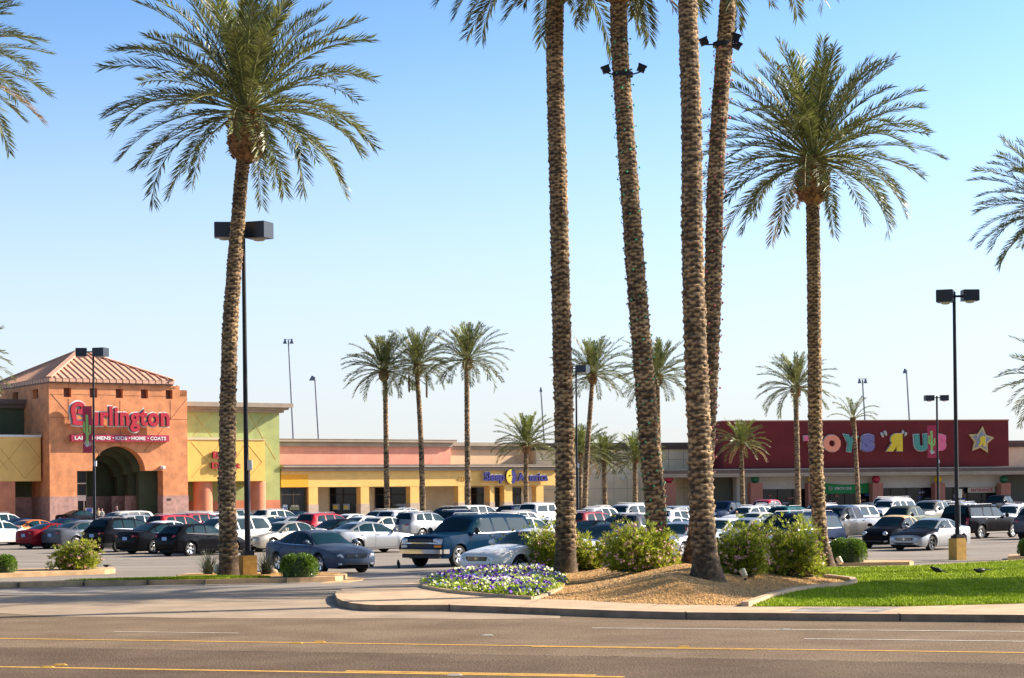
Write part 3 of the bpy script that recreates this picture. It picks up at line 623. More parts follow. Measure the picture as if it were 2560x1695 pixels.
# ================================================================== SHRUBS
def shrub_mesh(seed, rx, ry, h, tips, leaf, per, flowers, lm, w=.026, up=.5, core=True, box=False):
    rng = random.Random(seed); b = MB()
    ph = [rng.uniform(0,6.28) for _ in range(6)]
    def env(az, ze): return 1+.14*math.sin(3*az+ph[0])+.09*math.sin(5*az+ph[1]+2*ze)+.10*math.sin(4*ze+ph[2]+az)
    for i in range(tips):
        az = rng.uniform(0, 6.2832); c = rng.random()**.8; rr = (rng.uniform(.55,1.0) if rng.random() < .70 else rng.uniform(.2,.6) if rng.random() < .75 else rng.uniform(1.0,1.16))
        if box: x, y, z = [math.copysign(abs(q)**.62, q) for q in (math.cos(az)*math.sqrt(1-c*c), math.sin(az)*math.sqrt(1-c*c), c)]; rr = rng.uniform(.82,1.0)
        else: q_ = math.sqrt(1-c*c)**.72; x, y, z = math.cos(az)*q_, math.sin(az)*q_, c**.85
        e = env(az, c)*rr if not box else rr*(1+.03*math.sin(5*az+ph[0])); P = Vector((x*rx*e, y*ry*e, max(.06, z*h*e if not box else z*h*rr)))
        if not box and rng.random() < .3: P.z *= rng.uniform(.2,.9)
        out = Vector((x, y, z+up)).normalized()
        for k in range(per):
            D = (out*rng.uniform(.5,1.2)+Vector((rng.gauss(0,.55), rng.gauss(0,.55), rng.gauss(.15,.45)))).normalized(); l = leaf*rng.uniform(.6,1.15)
            W = D.orthogonal().normalized(); W.rotate(Matrix.Rotation(rng.uniform(0,6.28), 3, D)); W *= w*.5
            p = P+D*.02; b.add([p, p+D*l*.45+W, p+D*l, p+D*l*.45-W], [(0,1,2,3)], 0)
        if rng.random() < flowers and z > .1:
            for k in range(rng.randint(3,7)):
                q = P+out*leaf*.8+Vector((rng.gauss(0,.045), rng.gauss(0,.045), rng.gauss(0,.035)))
                disc(b, q, out+Vector((rng.gauss(0,.5), -.5+rng.gauss(0,.5), rng.gauss(0,.3))), rng.uniform(.018,.034), 1, 5)
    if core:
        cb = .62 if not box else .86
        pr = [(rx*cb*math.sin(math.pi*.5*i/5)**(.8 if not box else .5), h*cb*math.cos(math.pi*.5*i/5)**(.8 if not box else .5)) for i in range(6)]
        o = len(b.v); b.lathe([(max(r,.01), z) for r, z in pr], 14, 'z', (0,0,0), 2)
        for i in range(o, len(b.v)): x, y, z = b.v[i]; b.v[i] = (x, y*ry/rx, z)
    return b
def shrub(label, u, v, mounded, w_px, h_px, kind, seed, group, name='oleander_shrub', cat='shrub', dy=.55):
    c = mz(u, v) if mounded else G(u, v, .15 if mounded is not None else 0)
    s = F/c.y; rx = w_px/2/s*(1.16 if kind == 'o' else 1); h = h_px/s*(1.0 if kind == 'o' else 1); th = thing(name, label, cat, c, 0, group)
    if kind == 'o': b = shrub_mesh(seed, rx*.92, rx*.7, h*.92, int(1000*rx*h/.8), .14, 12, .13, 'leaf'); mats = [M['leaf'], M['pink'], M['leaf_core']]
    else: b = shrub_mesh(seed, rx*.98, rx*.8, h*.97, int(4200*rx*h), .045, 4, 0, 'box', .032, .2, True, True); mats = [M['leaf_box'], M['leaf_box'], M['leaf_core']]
    th.location = c+Vector((0, rx*.45, 0))
    part('foliage', b, mats, th)
    bb = MB(); rng = random.Random(seed)
    for k in range(7): a = k*.9; bb.tube([(0,0,-.05),(math.cos(a)*rx*.3,math.sin(a)*rx*.3,h*.35),(math.cos(a)*rx*.6,math.sin(a)*rx*.5,h*.7)], [.022,.016,.008], 5)
    part('stems', bb, M['stem'], th)
    return th
gs = 'flowering oleander shrubs'
shrub('small pink flowering shrub at the left end of the mound row', 1266, 1422, True, 78, 72, 'o', 1, gs)
shrub('tall leafy shrub at the foot of the leftmost mound palm', 1385, 1434, True, 142, 122, 'o', 2, gs)
shrub('low grey-green shrub in the gap right of the leftmost mound palm', 1478, 1424, True, 104, 76, 'o', 3, gs)
shrub('pink flowering shrub covering the foot of the leaning lit palm', 1600, 1430, True, 165, 120, 'o', 4, gs)
shrub('yellow-green flowering shrub right of the thickest palm trunk', 1855, 1440, True, 130, 130, 'o', 5, gs)
shrub('largest bright flowering shrub at the right end of the mound row', 1990, 1444, True, 150, 138, 'o', 6, gs)
shrub('lone pink flowering shrub on the left kerbed island', 183, 1425, False, 104, 72, 'o', 7, gs)
gb = 'clipped boxwood shrubs'
shrub('round clipped shrub in front of the dark blue moving sedan', 745, 1443, False, 98, 60, 'b', 8, gb, 'boxwood_shrub')
shrub('clipped shrub cut by the left edge of the picture', 0, 1432, False, 76, 46, 'b', 9, gb, 'boxwood_shrub')
shrub('clipped hedge shrub right of the mound on the short kerb', 2122, 1406, False, 98, 62, 'b', 10, gb, 'boxwood_shrub')
shrub('dark shrub cut by the right edge of the picture', 2578, 1390, False, 60, 44, 'b', 12, gb, 'boxwood_shrub')
def yucca(label, u, v, wpx, hpx, seed):
    c = G(u, v, .15); s = F/c.y; rx = wpx/2/s; h = hpx/s; rng = random.Random(seed); b = MB()
    for i in range(230):
        a = rng.uniform(0,6.28); e = R_(rng.uniform(22,85)); l = rng.uniform(.7,1.1)*math.hypot(rx*math.cos(e), h*math.sin(e))*1.15; w = .014
        p = Vector((rng.gauss(0,.05), rng.gauss(0,.05), 0)); S = Vector((-math.sin(a), math.cos(a), 0)); prev = None
        for k in range(6):
            t = k/5; ww = w*(1-t)+.001
            if prev is not None: b.add([prev[0]-S*prev[1], prev[0]+S*prev[1], p+S*ww, p-S*ww], [(0,1,2,3)])
            prev = (p.copy(), ww); ee = e-t*1.0*(1.2-e/1.57); p = p+Vector((math.cos(a)*math.cos(ee), math.sin(a)*math.cos(ee), math.sin(ee)))*(l/5)
    o = part('red_yucca', b, M['yucca'], None, loc=c+Vector((0,.2,0))); tag(o, label, 'plant', 'spiky yucca clumps')
yucca('spiky grass-like clump left of the big left palm trunk', 519, 1436, 96, 58, 1)
yucca('spiky clump between the yellow lamp pier and the round clipped shrub', 664, 1436, 84, 62, 2)
yucca('small spiky clump squeezed between palm trunk and yellow lamp pier', 596, 1435, 40, 34, 3)
for (u, v, lb) in ((679,1434,'smooth boulder beside the spiky clump on the left island'),):
    c = G(u, v, .15); b = MB(); b.ball((0,0,.06), .16, 0, 14, 8, .55); o = part('boulder', b, M['concrete'], None, 60, loc=c+Vector((0,.3,0))); tag(o, lb, 'boulder')
# ------------------------------------------------------------------ small ground spotlights
def spot(label, c, s, yaw, tone):
    th = thing('ground_spotlight', label, 'garden light', c, yaw, 'garden spotlights'); b = MB(); b.tube([(0,0,-.05),(0,0,.12*s)], .05*s, 10); b.box(-.05*s,.05*s,-.05*s,.05*s,.12*s,.15*s); part('base', b, M['black'], th)
    b = MB(); pr = [(.0,-.16),(.10,-.16),(.125,.10),(.125,.16),(.11,.16),(.105,.13),(0,.13)]; b.lathe([(r*s+1e-4, h*s) for r, h in pr], 16); part('lamp_head', b, M[tone], th, 50, loc=(-.06*s,0,.26*s), rot=(R_(-40),0,0))
spot('cream garden spotlight standing on the gravel right of the thickest trunk', mz(1863, 1451), .66, .5, 'cream')
spot('small garden spotlight on the lawn at the end of the short kerb', G(2102, 1416, .16), .72, .6, 'cream')
spot('small cream garden spotlight at the left foot of the big left palm', G(545, 1439, .155), .75, -.3, 'cream')
# ================================================================== LAMP POSTS
def lamp_post(label, base, top_z, top_dx, pier, heads, box_z=None, banner=None, lower=.085, upper=.06, hy=.55):
    th = thing('lamp_post', label, 'lamp post', base, 0, 'black parking lot lamp posts'); z0 = 0
    if pier:
        w, h = pier; b = MB(); b.box(-w/2,w/2,-w/2,w/2,-.05,h-.02); b.box(-w/2+.015,w/2-.015,-w/2+.015,w/2-.015,h-.02,h); part('pier', b, M['pier'], th, rot=(0,0,R_(28))); z0 = h
        b = MB(); b.box(-.17,.17,-.17,.17,h,h+.10); b.box(-.12,.12,-.12,.12,h+.10,h+.15); part('base_plate', b, M['black'], th, rot=(0,0,R_(28)))
    Ht = top_z-base.z; b = MB(); b.tube([(0,0,z0),(top_dx*.5,0,z0+(Ht-z0)*.5),(top_dx,0,Ht)], [lower,(lower+upper)/2,upper], 4 if False else 12); part('pole', b, M['black'], th, 40)
    c = Vector((top_dx, 0, Ht))
    for (dx0, w, h, d, yaw) in heads:
        s = 1 if dx0 > 0 else -1; b = MB(); b.box(min(0,dx0), max(0,dx0), -.035, .035, -.16-.04, -.16+.04); part('arm', b, M['black'], th, loc=c)
        b = MB(); b.box(-w/2,w/2,-d/2,d/2,-h/2,h/2); b.box(-w/2+.02,w/2-.02,-d/2+.02,d/2-.02,h/2,h/2+.015); hd_ = part('lamp_head', b, M['lamp_box'], th, loc=c+Vector((dx0+s*w*.45,0,-h/2+.06)), rot=(0,0,yaw))
        b = MB(); b.lathe([(.001,-.09),(w*.22,-.07),(w*.33,0)], 16); part('lens', b, M['lens'], hd_, 60, loc=(0,0,-h/2))
    if box_z:
        b = MB(); b.box(.04,.04+.14,-.07,.07,box_z,box_z+.32); b.box(.07,.16,-.075,.075,box_z+.05,box_z+.27); part('junction_box', b, M['white'], th)
        b = MB(); b.tube([(.10,-.05,.3),(.10,-.05,box_z)], .018, 6); part('conduit', b, M['grey_metal'], th)
    if banner is not None:
        (bw, bh, bx, bz) = banner
        bn = thing('banner', 'red cactus banner hanging on the lamp post '+('before the terracotta tower' if base.x < 0 else 'before the maroon store front'), 'banner', base+Vector((bx, -.03, bz)), 0, 'red cactus banners')
        b = MB(); b.box(0,bw,-.008,.008,0,bh); part('cloth', b, M['magenta'], bn)
        b = MB(); b.tube([(-.05,0,bh+.02),(bw+.15,0,bh+.02)], .015, 6); part('bracket', b, M['black'], bn)
        b = MB(); b.tube([(-.05,0,-.02),(bw+.15,0,-.02)], .015, 6); part('bracket', b, M['black'], bn)
        # cactus: trunk and two arms, a fan of white agave leaves at its foot
        b = MB(); k = bw
        def cap(x0,z0,x1,z1,r,y,mi=0):
            d = Vector((x1-x0, z1-z0)); L = d.length; a0 = math.atan2(d.y, d.x); P = []
            for q in range(9): a = a0+math.pi/2+math.pi*q/8; P.append((x0+r*math.cos(a), z0+r*math.sin(a)))
            for q in range(9): a = a0-math.pi/2+math.pi*q/8; P.append((x1+r*math.cos(a), z1+r*math.sin(a)))
            b.add([(p[0], y, p[1]) for p in P], [tuple(range(18))], mi)
        cx = k*.48; cap(cx, bh*.16, cx-.02*k, bh*.80, .13*k, -.012); cap(cx, bh*.40, .17*k, bh*.46, .09*k, -.016); cap(.15*k, bh*.47, .15*k, bh*.66, .10*k, -.020)
        cap(cx, bh*.36, .78*k, bh*.43, .09*k, -.024); cap(.80*k, bh*.44, .80*k, bh*.58, .09*k, -.028)
        part('cactus_emblem', b, M['cactus'], bn)
        b = MB()
        for q, a in enumerate((-62,-38,-16,16,38,62)):
            dx, dz = math.sin(R_(a)), math.cos(R_(a)); L = bh*.15; p0 = (cx+dx*.02, bh*.12); y = -.032-.002*q
            b.add([(p0[0]-dz*.02,y,p0[1]),(p0[0]+dx*L*.6-dz*.035,y,p0[1]+dz*L*.6+abs(dx)*.02),(p0[0]+dx*L,y,p0[1]+dz*L),(p0[0]+dx*L*.6+dz*.035,y,p0[1]+dz*L*.6),(p0[0]+dz*.02,y,p0[1])], [(0,1,2,3,4)])
        part('agave_emblem', b, M['white'], bn)
    return th
def post_at(u, v, z): return G(u, v, z)
c = G(617, 1438, .15); c.y += .2; t = atd(608, 562, c.y)
lamp_post('tallest black lamp post on a yellow pier beside the big left palm', c, t.z, t.x-c.x, (.46,.62), [(-.32,.62,.46,.45,.12),(.18,.70,.50,.62,-.38)], 3.3)
c = atd(236, 1350, 120); c.z = zg(120); t = atd(233, 873, 120)
lamp_post('lamp post with a red cactus banner in front of the terracotta tower', c, t.z, t.x-c.x, None, [(-.42,.66,.48,.5,.15),(.10,.75,.50,.7,-.3)], 4.6, (.56,2.75,-.62,atd(215,1131,120).z-c.z))
c = atd(1444, 1340, 143); c.z = zg(143); t = atd(1440, 916, 143)
lamp_post('lamp post between the leftmost mound trunk and the slim leaning palm', c, t.z, t.x-c.x, None, [(-.3,.75,.5,.6,.2),(.12,.80,.5,.7,-.45)], 4.4)
c = atd(2346, 1315, 190); c.z = zg(190); t = atd(2342, 990, 190)
lamp_post('farthest lamp post with a red cactus banner in front of the maroon store', c, t.z, t.x-c.x, None, [(-.35,.85,.50,.7,.1),(.35,.80,.50,.7,-.1)], 4.9, (.84,3.1,-.95,atd(2335,1145,190).z-c.z), .12, .09)
c = G(2397, 1400, 0); c.y += .2; t = atd(2385, 730, c.y)
lamp_post('black lamp post on a yellow pier at right, beside the silver coupe with black hood', c, t.z, t.x-c.x, (.46,.80), [(-.04,.62,.44,.6,-.35),(.32,.60,.40,.45,.05)], 2.3)
def mast(label, u, v, heads, Y=300, r=.16):
    t = atd(u, v, Y); base = Vector((t.x+1.0, Y, .5)); th = thing('light_mast', label, 'light mast', base, 0, 'thin masts behind the stores'); b = MB(); b.tube([(0,0,0),(-.5,0,(t.z-.5)*.5),(-1.0,0,t.z-.5)], [r,r*.85,r*.7], 8); part('pole', b, M['grey_metal'], th)
    for (dx, w) in heads:
        b = MB(); b.add([(-w,-.3,-.45),(w,-.3,-.45),(w,.3,-.45),(-w,.3,-.45),(-w*.25,-.1,.25),(w*.25,-.1,.25),(w*.25,.1,.25),(-w*.25,.1,.25)], [(0,3,2,1),(4,5,6,7),(0,1,5,4),(1,2,6,5),(2,3,7,6),(3,0,4,7)])
        part('lamp_head', b, M['grey_metal'], th, loc=(-1.0+dx,0,t.z-.5-.1))
    if len(heads) > 1: b = MB(); b.box(-1.7,-.3,-.05,.05,t.z-.42,t.z-.34); part('crossbar', b, M['grey_metal'], th)
mast('tall thin mast with two floodlights above the pink wall', 721, 850, [(-.5,.3),(.5,.3)])
mast('thin mast with a single hooded lamp above the pink wall', 787, 942, [(-.35,.5)])
mast('thin mast with small lamp behind the short palm near the moon sign', 1352, 970, [(0,.22)])
mast('thin mast with two small floodlights above the maroon store', 2156, 949, [(-.45,.25),(.45,.25)])
mast('thin mast with a single small lamp above the maroon store', 2266, 924, [(-.25,.3)])
# ------------------------------------------------------------------ birds
def bird(label, c, yaw, s=1.0, up=0.):
    b = MB(); b.tube([(-.13,0,.09),(-.09,0,.12),(0,0,.14),(.07,0,.16),(.10,0,.19),(.13,0,.21),(.165,0,.20)], [.012,.045,.062,.05,.035,.034,.008], 10)
    b.add([(-.10,-.03,.12),(-.10,.03,.12),(-.27,.035,.06),(-.27,-.035,.06),(-.10,0,.145),(-.26,0,.085)], [(0,3,5,4),(1,4,5,2),(0,1,2,3)])
    for y in (-.02,.02): b.tube([(.0,y,.10),(.01,y,-.01),(.03,y,0)], .005, 4)
    b.v = [(x*s,y*s,z*s) for x,y,z in b.v]
    o = part('bird', b, M['black'], None, 60, loc=c, rot=(0,R_(-up),yaw)); tag(o, label, 'bird', 'dark birds')
bird('left of two dark birds foraging on the lawn', G(2342,1439,.16), R_(160), 1.15)
bird('right of two dark birds on the lawn, tail raised', G(2454,1440,.16), R_(195), 1.15, -18)
bird('small dark bird perched on the left kerb beside the lone flowering shrub', G(268,1422,.15), R_(150), .8, -20)
bird('dark bird standing on the asphalt in front of the big blue SUV', G(996,1420,0), R_(100), 1.1, 20)
# accessible parking signs
for (u, v0, Y, lb) in ((713,1262,150,'blue and white accessible parking sign beside the corner shop window'),(2147,1258,178,'small accessible parking sign in front of the green banner'),(2307,1262,185,'small accessible parking sign in front of the store windows at right')):
    t = atd(u, v0, Y); base = Vector((t.x, Y, zg(Y))); th = thing('parking_sign', lb, 'sign', base, 0, 'accessible parking signs'); hh = t.z-base.z
    b = MB(); b.tube([(0,0,0),(0,0,hh)], .03, 8); part('post', b, M['grey_metal'], th)
    w = .2 if Y > 160 else .16; b = MB(); b.box(-w,w,-.045,-.035,hh-.7,hh); part('panel', b, M['white'], th)
    b = MB(); b.box(-w*.7,w*.7,-.053,-.047,hh-.5,hh-.18); part('symbol_panel', b, M['blue_pl'], th)
    b = MB(); b.ball((0,-.06,hh-.24), .025, 0, 8, 5); b.tube([(0,-.058,hh-.26),(0,-.058,hh-.36),(.06,-.058,hh-.38),(.08,-.058,hh-.45)], .012, 5); b.lathe([(.06,-.06),(.075,-.06),(.075,-.055),(.06,-.055)], 14, 'y', (0,0,hh-.39)); part('wheelchair_symbol', b, M['white'], th)
# ================================================================== BUILDINGS
class Front:
    def __init__(s, u, Y, yaw, v=1250):
        p = atd(u, v, Y); s.x0, s.y0 = p.x, p.y; s.c, s.s = math.cos(R_(yaw)), math.sin(R_(yaw)); s.yaw = R_(yaw)
    def hit(s, u, v, y=0.0):            # y: distance behind the facade plane -> local x, z
        a, b = ab(u, v); k = a/F; d = -y
        t = (k*(s.y0-d*s.c)-s.x0-d*s.s)/(s.c-k*s.s); Y = s.y0+t*s.s-d*s.c
        return t, H0+(B0-b)/F*Y
    def x(s, u, y=0.0, v=1230): return s.hit(u, v, y)[0]
    def z(s, u, v, y=0.0): return s.hit(u, v, y)[1]
    def w(s, x, y, z): return Vector((s.x0+x*s.c-y*s.s, s.y0+x*s.s+y*s.c, z))
def building(name, label, cat, fr, group=None): return thing(name, label, cat, (fr.x0, fr.y0, 0), fr.yaw, group)
def bxp(name, parent, m, *boxes):
    b = MB()
    for q in boxes: b.box(*q)
    return part(name, b, m, parent)
def text_data(s, offset=0., extrude=.05, bevel=0., spacing=1., res=3, shear=0.):
    cu = bpy.data.curves.new('t', 'FONT'); cu.body = s; cu.size = 1; cu.offset = offset; cu.extrude = extrude; cu.bevel_depth = bevel; cu.bevel_resolution = 2; cu.space_character = spacing; cu.resolution_u = res; cu.shear = shear
    o = bpy.data.objects.new('t', cu); COL.objects.link(o); bpy.context.view_layer.update()
    me = bpy.data.meshes.new_from_object(o.evaluated_get(bpy.context.evaluated_depsgraph_get())); bpy.data.objects.remove(o); bpy.data.curves.remove(cu)
    v = [tuple(p.co) for p in me.vertices]; f = [tuple(p.vertices) for p in me.polygons]; bpy.data.meshes.remove(me); return v, f
def letters(name, s, x0, x1, z0, z1, y, m, parent, offset=0., depth=.12, bevel=0., rot=0., mirror=False, ref=None, spacing=1., shear=0.):
    """text as solid letters; ref: the box of the same text without offset, so outlines register"""
    v, f = text_data(s, offset, .5, bevel, spacing, shear=shear)
    if ref is None:
        ax, bx_ = min(p[0] for p in v), max(p[0] for p in v); ay, by = min(p[1] for p in v), max(p[1] for p in v)
    else:
        v2, _ = text_data(s, ref, .5, 0, spacing, shear=shear); ax, bx_ = min(p[0] for p in v2), max(p[0] for p in v2); ay, by = min(p[1] for p in v2), max(p[1] for p in v2)
    az, bz = min(p[2] for p in v), max(p[2] for p in v)
    cx, cz = (x0+x1)/2, (z0+z1)/2; out = []
    for px, py, pz in v:
        lx = (px-(ax+bx_)/2)/(bx_-ax)*(x1-x0)*(-1 if mirror else 1); lz = (py-(ay+by)/2)/(by-ay)*(z1-z0)
        c_, s_ = math.cos(rot), math.sin(rot); lx, lz = lx*c_-lz*s_, lx*s_+lz*c_
        out.append((cx+lx, y-(pz-az)/(bz-az)*depth, cz+lz))
    if mirror: f = [q[::-1] for q in f]
    b = MB(); b.add(out, f); o = part(name, b, m, parent)
    return o
T = Front(125, 185, 33)
# ---------------------------------------------------------------- the entrance tower
tw = building('entrance_tower', 'terracotta stucco entrance tower with hipped metal roof and arched doorway', 'building', T)
xr = T.x(470); ztop = T.z(300, 962); zst = T.z(460, 991); zsp = T.z(300, 1177); za, zb_ = T.z(300, 995), T.z(300, 972); xc = T.x(298); rA = (T.x(368)-T.x(236))/2; xL, xR = T.x(193), T.x(408)
def arch_poly(x0, x1, zt, cx, r, zs, xl, xr_, zrise=1.0, n=20):
    P = [(x0, 0), (x0, zt), (x1, zt), (x1, 0), (xr_, 0), (xr_, zs)]
    for i in range(n+1): a = math.pi*i/n; P.append((cx+r*math.cos(a), zs+r*zrise*math.sin(a)))
    P += [(xl, zs), (xl, 0)]
    return P
rise = (T.z(298, 1115)-zsp)/rA
b = MB()
def arch_block(b, x0, x1, zt, cx, r, zs, xl, xr_, rise_, y0, y1, n=24):
    b.box(x0, xl, y0, y1, 0, zt); b.box(xr_, x1, y0, y1, 0, zt)
    if cx-r > xl: b.box(xl, cx-r, y0, y1, zs, zt)
    if xr_ > cx+r: b.box(cx+r, xr_, y0, y1, zs, zt)
    for i in range(n):
        a0, a1 = math.pi*i/n, math.pi*(i+1)/n; xa_, xb_ = cx-r*math.cos(a0), cx-r*math.cos(a1); z0_, z1_ = zs+r*rise_*math.sin(a0), zs+r*rise_*math.sin(a1)
        b.add([(xa_,y0,z0_),(xb_,y0,z1_),(xb_,y0,zt),(xa_,y0,zt),(xa_,y1,z0_),(xb_,y1,z1_),(xb_,y1,zt),(xa_,y1,zt)], [(0,1,2,3),(5,4,7,6),(4,5,1,0),(3,2,6,7)])
arch_block(b, 0, xr, za, xc, rA, zsp, xL, xR, rise, 0, 1.3)
sq = [(T.x(a), T.x(c_)) for a, c_ in ((162,181),(227,246),(292,310),(355,373),(417,434))]
xs_ = [0]+[q for s_ in sq for q in s_]+[xr]
for i in range(0, len(xs_), 2): b.box(xs_[i], xs_[i+1], 0, 1.3, za, zb_)
b.box(0, T.x(452), 0, 1.3, zb_, ztop); b.box(T.x(452), xr, 0, 1.3, zb_, zst)
# left side wall with its niches, running back
dep = 17.0; ysq = []
def ly(u):      # distance back along the left side wall for column u
    lo, hi = 0., 60.
    for _ in range(40):
        m_ = (lo+hi)/2; p = T.w(0, m_, 5); uu = 1280+p.x/p.y*F
        if uu > u: lo = m_
        else: hi = m_
    return lo
for a, c_ in ((94,80),(44,30)): ysq.append((ly(a), ly(c_)))
ysq += [(ysq[1][0]+(ysq[1][0]-ysq[0][0])*k, ysq[1][1]+(ysq[1][0]-ysq[0][0])*k) for k in (1, 2)]
b.box(0, .8, 1.3, dep, 0, za); ys_ = [1.3]+[q for s_ in ysq for q in s_ if q < dep]
if len(ys_) % 2: ys_.append(dep)
for i in range(0, len(ys_), 2): b.box(0, .8, ys_[i], ys_[i+1], za, zb_)
b.box(0, .8, 1.3, dep, zb_, ztop)
b.box(xr-.8, xr, 1.3, dep, 0, zst); b.box(.8, xr-.8, dep-.6, dep, 0, ztop-.4)
part('wall', b, M['orange'], tw)
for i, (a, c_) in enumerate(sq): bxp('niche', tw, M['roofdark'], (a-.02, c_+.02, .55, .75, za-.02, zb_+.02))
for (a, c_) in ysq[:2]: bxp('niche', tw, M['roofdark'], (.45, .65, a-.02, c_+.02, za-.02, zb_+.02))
# roof
re0, re1 = T.x(126)-.15, T.x(436); ze = T.z(300, 949); zr = T.z(160, 876, 8.5); cy = dep/2
ap = ((re0+re1)/2, cy-.4); e = (re0, re1, -.35, dep+.3)
b = MB(); ax_, ay_ = ap
b.add([(e[0],e[2],ze),(e[1],e[2],ze),(e[1],e[3],ze),(e[0],e[3],ze),(ax_,ay_,zr)], [(0,1,4),(1,2,4),(2,3,4),(3,0,4)])
rf = part('roof', b, M['roofmetal'], tw)
b = MB()
def rib(p, q, w=.06, h=.11):
    p, q = Vector(p), Vector(q); d = (q-p).normalized(); s_ = d.cross(Vector((0,0,1))).normalized()*w*.5; n_ = s_.cross(d).normalized()*h; n_ = n_ if n_.z > 0 else -n_
    b.add([p-s_,p+s_,q+s_,q-s_,p-s_+n_,p+s_+n_,q+s_+n_,q-s_+n_], [(0,3,2,1),(4,5,6,7),(0,1,5,4),(1,2,6,5),(2,3,7,6),(3,0,4,7)])
nr = 19
for i in range(1, nr):
    x = e[0]+(e[1]-e[0])*i/nr; t = (x-e[0])/(ax_-e[0]) if x < ax_ else (e[1]-x)/(e[1]-ax_); rib((x, e[2], ze), (x, e[2]+(ay_-e[2])*t, ze+(zr-ze)*t))
for i in range(1, 24):
    y = e[2]+(e[3]-e[2])*i/24; t = (y-e[2])/(ay_-e[2]) if y < ay_ else (e[3]-y)/(e[3]-ay_); rib((e[0], y, ze), (e[0]+(ax_-e[0])*t, y, ze+(zr-ze)*t))
part('roof_seam', b, M['roofmetal'], rf)
b = MB()
for q in ((e[0],e[2]),(e[1],e[2]),(e[0],e[3])): rib((q[0],q[1],ze+.03), (ax_,ay_,zr+.03), .55, .10)
part('hip_cap', b, M['roofmetal'], rf)
# fascia flaps under the eave
b = MB(); zf = T.z(300, 958)
for i in range(nr): x = e[0]+(e[1]-e[0])*i/nr; b.box(x+.06, x+(e[1]-e[0])/nr-.04, e[2]+.02, e[2]+.10, zf, ze-.01)
for i in range(24): y = e[2]+(e[3]-e[2])*i/24; b.box(e[0]+.02, e[0]+.10, y+.12, y+(e[3]-e[2])/24-.04, zf, ze-.01)
part('eave_fascia', b, M['roofmetal'], tw)
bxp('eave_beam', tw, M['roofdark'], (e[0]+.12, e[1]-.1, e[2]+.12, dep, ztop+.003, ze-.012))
b = MB()
for i in range(26): x = .3+(T.x(452)-.6)*i/25; b.ball((x, -.12, ztop+.06), .07, 0, 8, 5)
b.box(.0, T.x(452), -.14, -.10, ztop-.02, ztop+.03); part('eave_lights', b, M['cream'], tw)
# arches within arches, green, each narrower
gz = zsp
def inner(y0, y1, k, m, drop): 
    b = MB(); r = rA*k; xl = T.x(236)+.1; arch_block(b, xl, xR+.6, zsp+rA*rise*1.08, xc, r, zsp-drop, xc-r, xc+r+.5*k, rise, y0, y1); return part('inner_arch', b, m, tw)
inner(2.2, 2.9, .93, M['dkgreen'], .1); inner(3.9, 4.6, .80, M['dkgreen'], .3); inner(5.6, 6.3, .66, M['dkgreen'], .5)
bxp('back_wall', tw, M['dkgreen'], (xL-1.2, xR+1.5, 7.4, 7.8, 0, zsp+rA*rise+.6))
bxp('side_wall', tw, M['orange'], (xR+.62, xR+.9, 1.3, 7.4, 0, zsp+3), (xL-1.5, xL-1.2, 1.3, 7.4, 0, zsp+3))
zt_ = T.z(160, 1241)
bxp('tile_wainscot', tw, M['tile'], (-.03, xL+.03, -.04, 1.34, 0, zt_), (xR-.03, xr+.03, -.04, 1.34, 0, zt_), (-.035, .0-.001, 1.34, dep, 0, zt_))
bxp('tile_wainscot', tw, M['tile'], (xc-rA*.66-1.5, xc-rA*.66+.4, 5.52, 5.598, 0, zt_), (xc+rA*.66-.3, xR+.6, 5.52, 5.598, 0, zt_), (xL-1.1, xR+.6, 7.32, 7.398, 0, zt_), (xc+rA*.80, xR+.55, 3.82, 3.898, 0, zt_+.02), (xR+.52, xR+.617, 1.35, 3.8, 0, zt_+.04))
gx0, gx1 = xL-1.0, T.x(236)+.1
dr = bxp('glass_door', tw, M['glass'], (gx0, gx1, 2.3, 2.36, 0, zsp))
bxp('door_frame', dr, M['offwhite'], (gx0, gx1, 2.2, 2.29, T.z(210,1252,2.2), T.z(210,1238,2.2)), (gx0, gx1, 2.2, 2.29, T.z(210,1210,2.2), T.z(210,1207,2.2)), (T.x(209,2.2), T.x(209,2.2)+.08, 2.2, 2.29, 0, T.z(210,1252,2.2)-.005))
bxp('door_poster', dr, M['white'], (T.x(213,2.1), T.x(232,2.1), 2.1, 2.14, T.z(210,1294,2.1), T.z(210,1270,2.1)))
bxp('poster_print', dr, M['blue_pl'], (T.x(216,2.1), T.x(229,2.1), 2.08, 2.098, T.z(210,1280,2.1), T.z(210,1271,2.1)), (T.x(214,2.1), T.x(231,2.1), 2.08, 2.098, T.z(210,1288,2.1), T.z(210,1284,2.1)))
b = MB(); 
for (a, c_) in (((128,984),(232,1105)),((232,1105),(250,1140)),((468,996),(360,1130))):
    p = T.hit(a[0], a[1]); q = T.hit(c_[0], c_[1]); b.tube([(p[0],-.003,p[1]),(q[0],-.003,q[1])], .022, 4)
for (x_, v0, v1) in ((171,958,970),(171,997,1050),(300,958,970),(300,1001,1114),(426,966,978),(426,1001,1048)):
    p = T.hit(x_, v0); q = T.hit(x_, v1); b.tube([(p[0],-.003,p[1]),(p[0],-.003,q[1])], .02, 4)
for (u0_, u1_, vv) in ((126,172,1043),(426,468,1048),(126,162,985),(181,227,986),(246,292,987),(310,355,989),(373,417,990)):
    p = T.hit(u0_, vv); q = T.hit(u1_, vv); b.tube([(p[0],-.003,p[1]),(q[0],-.003,p[1])], .018, 4)
part('stucco_reveal', b, M['roofdark'], tw)
bxp('wall_light', tw, M['white'], (T.x(401), T.x(411), -.35, -.002, T.z(405,1172), T.z(405,1165)), (T.x(403), T.x(407), -.5, -.36, T.z(405,1170), T.z(405,1166)))
